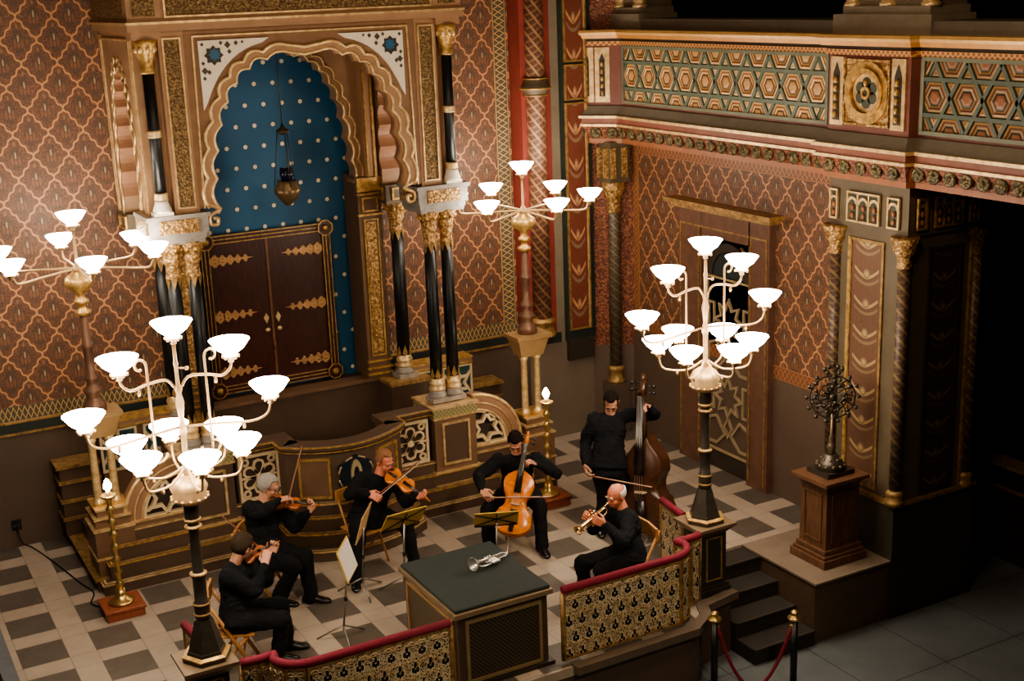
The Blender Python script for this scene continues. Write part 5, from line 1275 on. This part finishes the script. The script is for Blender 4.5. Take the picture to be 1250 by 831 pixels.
def bow(label, frog, tip, hairside):
    frog, tip = Vector(frog), Vector(tip); d = (tip-frog); L = d.length; d.normalize()
    h = Vector(hairside); h = (h-d*h.dot(d)).normalized()
    t = thing('bow', label, 'bow', frog)
    b = B(); b.tube([frog-d*.04, frog+d*L*.3-h*.0+h*.006, frog+d*L*.6+h*.008, frog+d*L*.95+h*.002, tip+h*.0, tip+h*.035+d*.01], [.009,.008,.0075,.007,.008,.003], 6); b.done('stick', WOODR, t)
    b = B(); b.tube([frog+h*.034+d*.03, tip+h*.03], .006, 6, flat=(.5,1.1)); b.done('bow_hair', HAIRB, t)
    b = B(); b.tube([frog-d*.02+h*.02, frog+d*.06+h*.02], .017, 6); b.done('frog', EBONY, t)
    return t

# ------------------------------------------------------------------ people
S_ = 1.25       # people are drawn in the place's units
def cap(b, p0, p1, r0, r1, seg=10):
    p0, p1 = Vector(p0), Vector(p1); d = p1-p0; L = d.length
    if L < 1e-5: return b.ball(p0, r0, seg)
    d.normalize(); a = d.orthogonal().normalized(); c = d.cross(a); R = []
    def ring(o, r): return [p0+d*o+(a*math.cos(2*PI*k/seg)+c*math.sin(2*PI*k/seg))*r for k in range(seg)]
    for k in range(4): u = PI/2*(k+.35)/4.35; R.append(ring(-r0*math.cos(u), r0*math.sin(u)))
    R.append(ring(0, r0)); R.append(ring(L, r1))
    for k in range(3, -1, -1): u = PI/2*(k+.35)/4.35; R.append(ring(L+r1*math.cos(u), r1*math.sin(u)))
    return b.rings(R)
def chain(b, pts, rs, seg=10):
    for i in range(len(pts)-1): cap(b, pts[i], pts[i+1], rs[i], rs[i+1], seg)
def ell(b, c, F, Lf, U, r, seg=14):
    Mx = Matrix((F, Lf, U)).transposed(); return b.ball(c, r, seg, Mx)
def remesh(b, voxel, name, mat, parent, smooth=2, folds=0.0):
    """fuse overlapping solids into one closed skin"""
    bmesh.ops.recalc_face_normals(b.bm, faces=b.bm.faces[:])
    me = bpy.data.meshes.new('raw'); b.bm.to_mesh(me); b.bm.free()
    tmp = bpy.data.objects.new('raw', me); COL.objects.link(tmp)
    md = tmp.modifiers.new('r', 'REMESH'); md.mode = 'VOXEL'; md.voxel_size = voxel; md.use_smooth_shade = True
    dg = bpy.context.evaluated_depsgraph_get(); dg.update()
    ev = bpy.data.meshes.new_from_object(tmp.evaluated_get(dg)); bpy.data.objects.remove(tmp); bpy.data.meshes.remove(me)
    bb = B(); bb.bm.from_mesh(ev); bpy.data.meshes.remove(ev)
    for _ in range(smooth): bmesh.ops.smooth_vert(bb.bm, verts=bb.bm.verts[:], factor=.5, use_axis_x=True, use_axis_y=True, use_axis_z=True)
    if folds:
        from mathutils import noise
        bb.bm.normal_update()
        for v in bb.bm.verts:
            q = v.co; k = noise.noise(q*5.5)+.8*abs(noise.noise(Vector((q.x*9, q.y*9, q.z*15))))-.3; v.co = q+v.normal*k*folds
    for f in bb.bm.faces: f.smooth = True
    return bb.done(name, mat, parent, recalc=False)
def hand(b, wrist, d, palm, thumb_side, curl=(.5,.7,.5), spread=.1):
    """palm and five jointed fingers; d points along the hand, palm is the palm's outward normal, thumb_side the side of the thumb"""
    h = S_*1.08; d = Vector(d).normalized(); p = Vector(palm); p = (p-d*p.dot(d)).normalized(); s = d.cross(p)
    if s.dot(Vector(thumb_side)) < 0: s = -s
    w = Vector(wrist)
    base = w+d*.095*h
    for k in range(4):
        o = (1.5-k)*.021*h
        cap(b, w+d*.012*h+s*o*.7, base+s*o, .0155*h, .0135*h, 8)
        ln = (.042,.046,.043,.034)[k]*h; fd = (d+s*(1.5-k)*spread).normalized(); q = base+s*o; rr = .0098*h
        a = 0
        for j in range(3):
            a += curl[j]; dd = fd*math.cos(a)+p*math.sin(a); q2 = q+dd*ln*(1, .72, .6)[j]
            cap(b, q, q2, rr, rr*.9, 7); q = q2; rr *= .9
    q = w+d*.025*h+s*.030*h; dd = (d*.62+s*.62+p*.35).normalized(); q2 = q+dd*.045*h; cap(b, q, q2, .0145*h, .0115*h, 8)
    dd = (d*.85+s*.1+p*.5).normalized(); q3 = q2+dd*.034*h; cap(b, q2, q3, .0112*h, .0095*h, 8); cap(b, q3, q3+(d*.75+p*.65).normalized()*.026*h, .0095*h, .008*h, 7)
def person(label, J, face, look, hands, feet, hair, skin=SKIN, glasses=False, sweater=False, open_collar=False):
    V = {k: Vector(v) for k, v in J.items()}; h = S_
    t = thing('person', label, 'person', (V['pel'].x, V['pel'].y, 0))
    U = (V['neck']-V['pel']).normalized(); Lf = (V['shL']-V['shR']); Lf = (Lf-U*Lf.dot(U)).normalized(); F = Lf.cross(U)
    PL = (V['hipL']-V['hipR']).normalized(); PU = Vector((0,0,1)); PF = PL.cross(PU).normalized()
    hf = Vector(look).normalized(); hu = Vector((0,0,1)); hl = hu.cross(hf).normalized(); hu = hf.cross(hl)
    hc = V['head']
    h0 = h; h = h*1.08
    H = lambda x, y, z: hc+(hf*x+hl*y+hu*z)*h0*1.08
    # --- body: one continuous skin, mostly hidden by the clothes
    b = B()
    ell(b, H(-.012,0,.028), hf, hl, hu, (.098*h,.077*h,.092*h)); ell(b, H(.022,0,-.045), hf, hl, hu, (.066*h,.060*h,.066*h))
    ell(b, H(.045,0,-.085), hf, hl, hu, (.036*h,.036*h,.028*h), 10)
    cap(b, H(.080,0,.014), H(.104,0,-.028), .010*h, .0155*h, 8); cap(b, H(.082,-.03,.030), H(.082,.03,.030), .013*h, .013*h, 8)
    for sg in (-1, 1):
        b.ball(H(.058,sg*.038,-.028), .028*h, 8); b.ball(H(.096,sg*.011,-.030), .010*h, 6)
        ell(b, H(-.008,sg*.079,-.008), hf, hl, hu, (.021*h,.012*h,.034*h), 8)
    cap(b, H(.078,-.018,-.062), H(.078,.018,-.062), .012*h, .012*h, 8)
    h = h0
    cap(b, V['neck']-U*.03*h, H(-.02,0,-.05), .062*h, .058*h, 12)
    ell(b, V['neck']-U*.20*h, F, Lf, U, (.095*h,.14*h,.19*h)); ell(b, V['pel']+U*.12*h, F, Lf, U, (.09*h,.125*h,.17*h))
    for sd in 'RL':
        chain(b, [V['neck']-U*.05*h, V['sh'+sd], V['el'+sd], V['wr'+sd]], [.05*h,.048*h,.040*h,.029*h])
        chain(b, [V['pel'], V['hip'+sd], V['kn'+sd], V['an'+sd]], [.09*h,.075*h,.052*h,.04*h])
        chain(b, [V['an'+sd], V['an'+sd]-Vector((0,0,.05))+Vector(feet[sd]).normalized()*.08*h], [.036*h,.022*h])
        hd, pm, ts, cu = hands[sd]; hand(b, V['wr'+sd], hd, pm, ts, cu)
    remesh(b, .0085, 'body', skin, t, 1)
    # --- face
    h = h0*1.08
    for sg in (-1, 1):
        b = B(); b.ball(H(.079,sg*.031,.006), .0095*h, 10); e = b.done('eye', plain('eye_white', (.26,.20,.16), .35), t)
        b = B(); b.ball(H(.0845,sg*.031,.004), (.006*h,.006*h,.006*h), 8); b.done('iris', plain('iris_dark', (.03,.018,.01), .3), e)
        b = B(); b.tube([H(.090,sg*.014,.032),H(.094,sg*.034,.038),H(.084,sg*.052,.030)], .006*h, 6); b.done('eyebrow', hair[1], t)
    b = B(); b.tube([H(.086,-.022,-.064),H(.0915,0,-.061),H(.086,.022,-.064)], .006*h, 6); b.tube([H(.085,-.018,-.069),H(.089,0,-.071),H(.085,.018,-.069)], .006*h, 6); b.done('mouth', plain('lips', (.42,.14,.10), .5), t)
    # --- hair
    b = B(); bb = B(); style = hair[0]
    k_ = 1.10 if style != 'short' else 1.05
    Mx = Matrix((hf, hl, hu)).transposed()
    bb.ball((0,0,0), (.098*h*k_,.077*h*(k_+.03),.092*h*k_), 32)
    kill = []
    for v in bb.bm.verts:
        p = v.co; x, y, z = p.x/(.098*h), p.y/(.077*h), p.z/(.092*h)
        if style == 'bald': bad = z > .36 or x > .30 or z < -.95
        elif style == 'receding': bad = (x > .42 and z < .72) or z < -.95 or (abs(y) > .8 and x > .05 and z < -.25)
        else: bad = (x > .55 and z < .58) or (x > .15 and z < -.18) or z < -.98
        if bad: kill.append(v)
        else: v.co *= 1+random.uniform(-.012, .02)
    bmesh.ops.delete(bb.bm, geom=kill, context='VERTS')
    for f in bb.bm.faces: f.smooth = True
    for v in bb.bm.verts: v.co = Mx @ v.co+H(-.014,0,.03)
    g = bmesh.ops.solidify(bb.bm, geom=bb.bm.faces[:], thickness=-.012)
    bb.done('hair', hair[1], t)
    if glasses:
        b = B()
        for sg in (-1, 1):
            b.tube([H(.112,sg*.034+.026*math.cos(a),.004+.019*math.sin(a)) for a in [k*PI/6 for k in range(12)]], .0035*h, 5, True); b.tube([H(.110,sg*.060,.008),H(.0,sg*.086,.012)], .003*h, 5)
        b.tube([H(.112,-.008,.006),H(.115,0,.010),H(.112,.008,.006)], .003*h, 5); b.done('glasses', EBONY, t)
    # --- shirt
    h = h0
    b = B()
    ell(b, V['neck']-U*.19*h, F, Lf, U, (.145*h,.205*h,.215*h), 18); ell(b, V['pel']+U*.19*h+F*.012*h, F, Lf, U, (.150*h,.192*h,.20*h), 18); ell(b, V['pel']+U*.045*h, F, Lf, U, (.152*h,.195*h,.125*h), 18)
    cap(b, V['shR']-U*.02*h, V['shL']-U*.02*h, .086*h, .086*h, 14)
    cap(b, V['neck']-U*.10*h, V['neck']-U*.012*h, .095*h, .062*h, 14)
    for sd in 'RL':
        e = V['wr'+sd]+(V['el'+sd]-V['wr'+sd]).normalized()*.015
        mid = V['el'+sd].lerp(e, .5)
        chain(b, [V['sh'+sd], V['sh'+sd].lerp(V['el'+sd], .5), V['el'+sd], mid, e], [.094*h,.086*h,.078*h,.067*h,.050*h], 12)
    if sweater: cap(b, V['pel']-U*.10*h+Lf*.06*h, V['pel']-U*.10*h-Lf*.06*h, .13*h, .13*h, 14)
    hem = V['pel']-U*.05*h
    R = []
    for o, k_ in ((.16,1.0),(.06,1.08),(-.02,1.13),(-.07,1.16)): R.append([V['pel']+(U*o+F*(math.cos(a)*.150*k_+.01)+Lf*math.sin(a)*.200*k_)*h for a in [2*PI*q/20 for q in range(20)]])
    b.rings(R)
    remesh(b, .014, 'shirt', CLOTH, t, 2, .026)
    b = B(); R = []
    for o, r in ((-.03,.066),(.016,.064),(.02,.055)): R.append([V['neck']+(U*o+(F*math.cos(2*PI*k/16)+Lf*math.sin(2*PI*k/16))*r)*h for k in range(16)])
    b.rings(R, False, False); b.done('collar', CLOTH, t)
    # --- trousers
    b = B(); ell(b, V['pel']+Vector((0,0,.0)), PF, PL, PU, (.148*h,.195*h,.135*h), 18)
    for sd in 'RL':
        hp, kn, an = V['hip'+sd], V['kn'+sd], V['an'+sd]; an2 = an-(kn-an).normalized()*.015
        chain(b, [V['pel'].lerp(hp, .6), hp.lerp(kn, .2), hp.lerp(kn, .6), kn, kn.lerp(an2, .4), an2], [.128*h,.122*h,.106*h,.092*h,.084*h,.078*h], 14)
    remesh(b, .014, 'trousers', plain('black_wool', (.0060,.0060,.0068), .9, scale=7, var=.3, bstr=.2, spec=.25), t, 2, .022)
    # --- shoes
    for sd in 'RL':
        an = V['an'+sd]; fd = Vector(feet[sd]); fd.z = 0; fd.normalize(); sl = Vector((-fd.y, fd.x, 0)); z = Vector((0,0,1)); g = Vector((an.x, an.y, 0))
        R = []
        for x, w, hh in ((-.10,.022,.045),(-.09,.042,.075),(-.03,.049,.105),(.03,.050,.108),(.09,.053,.076),(.15,.056,.055),(.20,.044,.042),(.222,.018,.026)):
            R.append([g+fd*x*h+sl*w*h*math.cos(a)+z*(.006+hh*h*.5+hh*h*.5*math.sin(a)) for a in [2*PI*k/12 for k in range(12)]])
        b = B(); b.rings(R); so = b.done('shoe', SHOE, t)
    return t
HB = plain('dark_brown_hair', (.014,.010,.008), .9, spec=.1, var=.4, scale=30); HG = plain('grey_hair', (.34,.31,.27), .9, spec=.1, var=.3, scale=30); HBG = plain('greying_brown_hair', (.045,.030,.021), .9, spec=.1, var=.5, scale=40)
HW = plain('white_hair', (.66,.62,.55), .9, spec=.1, var=.2, scale=30); HR = plain('thin_reddish_hair', (.26,.13,.07), .9, spec=.1, var=.3, scale=40)
def mkhands(JJ, Rd, Rp, Rt, Rc, Ld, Lp, Lt, Lc): return {'R': (Rd, Rp, Rt, Rc), 'L': (Ld, Lp, Lt, Lc)}
def ray(p, q, L): p, q = Vector(p), Vector(q); return p+(q-p).normalized()*L
GRIP = (.55,.75,.5); STOP = (.7,.9,.6)
# first violinist at the front, seen from behind his shoulder
P1 = {'pel':(-8.99,-5.19,0.69),'neck':(-8.92,-5.04,1.31),'head':(-8.79,-5.06,1.50),'shR':(-9.07,-5.25,1.26),'elR':(-8.81,-5.45,1.09),'wrR':(-8.63,-5.37,1.34),'shL':(-8.80,-4.87,1.22),'elL':(-8.54,-5.05,0.98),'wrL':(-8.42,-4.98,1.27),'hipR':(-9.03,-5.31,0.68),'knR':(-8.49,-5.45,0.62),'anR':(-8.57,-5.34,0.10),'hipL':(-8.92,-5.08,0.69),'knL':(-8.40,-5.14,0.64),'anL':(-8.36,-5.10,0.10)}
v1, W1 = viol('violin', 'red brown violin under the chin of the greying violinist seated nearest the railing', (-8.78,-4.98,1.30), (-8.27,-4.94,1.42), (-.25,-.62,.75), 'red', .10)
person('black clad violinist with short greying brown hair seated nearest the front railing, seen from behind', P1, -20, (.80,.25,-.38),
  mkhands(P1, (.35,.35,.75), (.5,.75,-.1), (0,.3,1), GRIP, (.45,.1,.85), (-.4,-.75,.3), (-1,0,.3), STOP), {'R': (.93,-.34,0), 'L': (.93,-.34,0)}, ('full', HBG))
bow('violin bow held by the violinist seated nearest the railing', (-8.56,-5.30,1.44), ray((-8.56,-5.30,1.44), (-8.75,-4.75,1.62), .92), (.3,.6,-.75))
# second violinist
P2 = {'pel':(-8.11,-3.58,0.71),'neck':(-8.00,-3.42,1.35),'head':(-7.91,-3.45,1.56),'shR':(-8.21,-3.50,1.33),'elR':(-8.16,-3.82,1.36),'wrR':(-7.89,-3.78,1.47),'shL':(-7.80,-3.39,1.24),'elL':(-7.61,-3.57,0.95),'wrL':(-7.47,-3.73,1.19),'hipR':(-8.20,-3.66,0.71),'knR':(-7.83,-4.04,0.60),'anR':(-8.04,-3.86,0.10),'hipL':(-8.00,-3.49,0.71),'knL':(-7.60,-3.84,0.60),'anL':(-7.64,-4.02,0.10)}
v2, W2 = viol('violin', 'brown violin of the bespectacled grey haired violinist', (-7.93,-3.52,1.38), (-7.30,-3.80,1.27), (-.1,-.55,.85), 'red', .10)
person('black clad violinist with grey hair and glasses seated sideways before the left rosette panel', P2, -38, (.78,-.52,-.36),
  mkhands(P2, (.9,-.05,.05), (.2,.1,-1), (.3,.9,0), GRIP, (.45,-.35,.75), (-.55,-.3,.6), (-.6,.3,.5), STOP), {'R': (.79,-.61,0), 'L': (.85,-.5,0)}, ('full', HG), glasses=True)
bow('violin bow pointing up from the hand of the grey haired violinist', (-7.80,-3.86,1.44), ray((-7.80,-3.86,1.44), (-7.45,-3.42,1.86), .92), (.1,.4,-.9))
# third player with the viola, in the middle
P3 = {'pel':(-6.43,-3.22,0.70),'neck':(-6.25,-3.31,1.30),'head':(-6.16,-3.35,1.52),'shR':(-6.47,-3.23,1.27),'elR':(-6.77,-3.48,1.20),'wrR':(-6.61,-3.76,1.27),'shL':(-6.03,-3.33,1.22),'elL':(-6.0,-3.62,0.95),'wrL':(-5.95,-3.90,1.13),'hipR':(-6.55,-3.22,0.70),'knR':(-6.79,-3.70,0.61),'anR':(-6.91,-3.84,0.10),'hipL':(-6.30,-3.20,0.70),'knL':(-6.02,-3.66,0.63),'anL':(-5.98,-3.78,0.10)}
v3, W3 = viol('viola', 'large orange red viola of the balding player seated before the podium bow', (-6.18,-3.47,1.40), (-5.78,-4.02,1.05), (-.35,-.50,.75), 'amber', .10, cat='viola')
person('black clad balding viola player seated in the middle before the bowed podium', P3, -90, (.25,-.85,-.42),
  mkhands(P3, (.5,-.55,-.25), (.5,.5,-.6), (.3,.3,.9), GRIP, (.55,-.65,.1), (-.6,.1,.75), (-.7,-.4,.5), STOP), {'R': (-.35,-.93,0), 'L': (.25,-.97,0)}, ('receding', HR), skin=SKINR)
bow('viola bow slanting across the viola strings', (-6.56,-3.84,1.22), ray((-6.56,-3.84,1.22), (-6.02,-3.66,1.40), .92), (.3,-.2,-.85))
# cellist
P4 = {'pel':(-4.14,-3.58,0.70),'neck':(-4.20,-3.67,1.31),'head':(-4.25,-3.74,1.53),'shR':(-4.44,-3.56,1.24),'elR':(-4.77,-3.54,1.06),'wrR':(-4.88,-3.83,0.95),'shL':(-3.96,-3.80,1.24),'elL':(-3.74,-4.02,1.02),'wrL':(-4.00,-3.91,1.19),'hipR':(-4.25,-3.54,0.69),'knR':(-4.78,-3.80,0.63),'anR':(-4.84,-3.90,0.10),'hipL':(-4.02,-3.63,0.69),'knL':(-4.12,-4.18,0.63),'anL':(-4.20,-4.33,0.10)}
v4, W4 = viol('cello', 'glossy orange cello held between the knees of the dark haired cellist', (-4.76,-4.42,.45), (-4.03,-3.76,1.70), (-.52,-.82,.35), 'amber', .17, cat='cello', endpin=(-4.97,-4.58,.01))
person('black clad dark haired cellist seated on the right before the wing of the podium', P4, -110, (-.40,-.70,-.80),
  mkhands(P4, (.15,-.75,-.35), (.6,.2,-.6), (.6,-.1,.7), GRIP, (-.75,-.05,.45), (-.35,.2,-.75), (.1,.2,.95), STOP), {'R': (-.55,-.84,0), 'L': (-.2,-.98,0)}, ('full', HB))
bow('cello bow drawn level across the orange cello', (-4.92,-4.02,.90), ray((-4.92,-4.02,.90), (-4.16,-4.50,.90), .92), (.5,.8,.0))
# double bass player
P5 = {'pel':(-3.03,-4.34,1.14),'neck':(-2.87,-4.16,1.81),'head':(-2.90,-4.24,2.03),'shR':(-3.09,-4.06,1.74),'elR':(-3.21,-4.0,1.38),'wrR':(-3.37,-4.22,1.15),'shL':(-2.64,-4.28,1.78),'elL':(-2.28,-4.46,1.78),'wrL':(-2.50,-4.62,1.97),'hipR':(-3.14,-4.29,1.12),'knR':(-3.05,-4.25,0.64),'anR':(-3.08,-4.20,0.10),'hipL':(-2.91,-4.39,1.12),'knL':(-2.80,-4.42,0.64),'anL':(-2.76,-4.36,0.10)}
v5, W5 = viol('double_bass', 'dark brown double bass standing upright beside the bowed head of its player', (-2.80,-4.92,.16), (-2.60,-4.58,2.52), (-.90,-.42,.14), 'brown', .19, True, 'double bass', 1.1, endpin=(-2.81,-4.96,.01))
person('black clad double bass player standing with bowed head behind his instrument', P5, -115, (-.42,-.62,-.95),
  mkhands(P5, (-.1,-.45,-.75), (.75,-.3,0), (0,-.9,.2), GRIP, (-.7,-.25,.35), (-.2,-.55,-.6), (.1,-.1,.95), STOP), {'R': (-.55,-.84,0), 'L': (-.3,-.95,0)}, ('receding', HB), sweater=True)
bow('double bass bow slanting down across the dark bass', (-3.36,-4.36,1.0), ray((-3.36,-4.36,1.0), (-2.80,-5.0,.92), .92), (.8,.4,0))
# trumpeter
P6 = {'pel':(-4.02,-6.40,.69),'neck':(-3.99,-6.19,1.26),'head':(-4.08,-6.15,1.46),'shR':(-4.0,-5.97,1.19),'elR':(-4.33,-5.98,1.0),'wrR':(-4.47,-6.16,1.25),'shL':(-4.03,-6.40,1.19),'elL':(-4.28,-6.62,1.02),'wrL':(-4.42,-6.40,1.22),'hipR':(-4.05,-6.28,.68),'knR':(-4.58,-6.10,.62),'anR':(-4.56,-6.08,.10),'hipL':(-3.99,-6.52,.68),'knL':(-4.50,-6.44,.62),'anL':(-4.44,-6.46,.10)}
person('white haired bald trumpeter in black seated by the right railing and playing', P6, 186, (-.90,-.15,-.28),
  mkhands(P6, (-.75,.0,.45), (0,-.9,0), (.2,0,.9), STOP, (-.6,.35,.4), (.1,.9,.2), (.2,-.2,.9), (.8,1.0,.7)), {'R': (-1,.05,0), 'L': (-1,-.1,0)}, ('bald', HW), skin=SKINR)
trumpet('trumpet', 'gold brass trumpet held to the lips of the white haired trumpeter', (-4.225,-6.175,1.395), (-4.80,-6.30,1.20), .1, plain('trumpet_brass', (.85,.60,.28), .25, .9, var=.15))
# chairs under the seated players
make_chair('honey wood folding chair under the violinist nearest the railing', -9.04, -5.17, math.radians(-20), None)
make_chair('honey wood folding chair under the grey haired violinist in glasses', -8.14, -3.55, math.radians(-38), None)
make_chair('honey wood folding chair under the viola player in the middle', -6.50, -3.18, math.radians(-78), None)
make_chair('honey wood folding chair under the dark haired cellist', -4.12, -3.55, math.radians(-112), None)
make_chair('honey wood folding chair under the white haired trumpeter', -4.0, -6.38, math.radians(176), None)
# music stands with their sheets and folders
st, Q, nn = music_stand('steel music stand with white sheet before the two violinists', (-7.66,-5.27), (-7.58,-5.38,1.15), (.48,.68,0), (-.22,.16,.96), .27, .21, STEEL, None)
sheet('music_sheet', 'white music sheet with yellow backing on the stand between the violinists and the desk', 'sheet music', lambda a, d, e: Q(a, d, e), .004, .008, PAPER, .93)
sheet('music_folder', 'yellow folder behind the white music sheet', 'folder', Q, -.008, .003, FOLDER, 1.0)
st, Q, nn = music_stand('steel music stand turned edge on before the viola player', (-6.92,-4.12), (-6.88,-4.20,1.05), (.48,.68,0), (.238,-.167,.988), .30, .20, STEEL, None)
sheet('music_folder', 'tan folder seen edge on at the knee of the viola player', 'folder', Q, .0, .012, plain('tan_folder', (.50,.33,.15), .7), 1.0)
st, Q, nn = music_stand('steel music stand with open yellow folder in front of the viola player', (-6.42,-4.40), (-6.38,-4.42,1.06), (-1,-.06,0), (0,-.62,.78), .30, .20, STEEL, None)
sheet('music_folder', 'open yellow folder on the stand left of the desk corner, wire frame across its back', 'folder', Q, .0, .014, FOLDER, 1.0)
st, Q, nn = music_stand('steel music stand with open yellow folder in front of the cello', (-5.30,-5.02), (-5.28,-5.02,1.02), (-.93,.40,0), (.05,-.70,.70), .30, .18, STEEL, None)
sheet('music_folder', 'open yellow folder on the stand in front of the orange cello', 'folder', Q, .0, .014, FOLDER, 1.0)
# ------------------------------------------------------------------ light and camera
def lamp(name, typ, loc, energy, col, **kw):
    l = bpy.data.lights.new(name, typ); l.energy = energy; l.color = col
    for k, v in kw.items(): setattr(l, k, v)
    o = bpy.data.objects.new(name, l); o.location = loc; COL.objects.link(o); TOPS.append(o); return o
W_ = bpy.data.worlds.new('world'); SCN.world = W_; W_.use_nodes = True
W_.node_tree.nodes['Background'].inputs[0].default_value = (1.0,.78,.58,1); W_.node_tree.nodes['Background'].inputs[1].default_value = .02
# chandeliers of the hall, above and behind the camera's gallery
for nm, loc, e in (('hall_light', (-11.5,-11.5,8.6), 240), ('hall_light', (-5.5,-11,9.0), 300)):
    lamp(nm, 'POINT', loc, e, (1,.74,.48), shadow_soft_size=.5)
sp = lamp('railing_fill_spot', 'SPOT', (-6.5,-16.5,9.0), 900, (1,.82,.6), shadow_soft_size=.3, spot_size=math.radians(38), spot_blend=.7)  # added fill lamp, aimed to brighten the railing and hall floor
sp.rotation_euler = (Vector((-5.2,-7.6,.3))-sp.location).to_track_quat('-Z', 'Y').to_euler()
cd = bpy.data.cameras.new('camera'); co = bpy.data.objects.new('camera', cd); COL.objects.link(co)
cd.sensor_width = 36; cd.lens = 36*1595.7357851659415/1250; cd.clip_end = 200
R_ = Vector((0.87441069,-0.48379504,-0.03671924)); D_ = Vector((-0.15816933,-0.21269141,-0.96423277)); F_ = Vector((0.45868116,0.8489433,-0.26250118))
M_ = Matrix((R_, -D_, -F_)).transposed().to_4x4(); M_.translation = Vector((-12.82938371,-19.63311399,7.98460882))*K
co.matrix_world = M_; SCN.camera = co
# from drawing units to metres
for o in TOPS:
    o.location = o.location*K
    if o.type != 'LIGHT': o.scale = (K, K, K)
    if 'local' in o: del o['local']
SCN.view_settings.view_transform = 'AgX'; SCN.view_settings.look = 'AgX - Medium High Contrast'; SCN.view_settings.exposure = 0.2
SCN.cycles.use_denoising = True; SCN.cycles.max_bounces = 6; SCN.cycles.diffuse_bounces = 3; SCN.cycles.glossy_bounces = 3; SCN.cycles.sample_clamp_indirect = 4.0
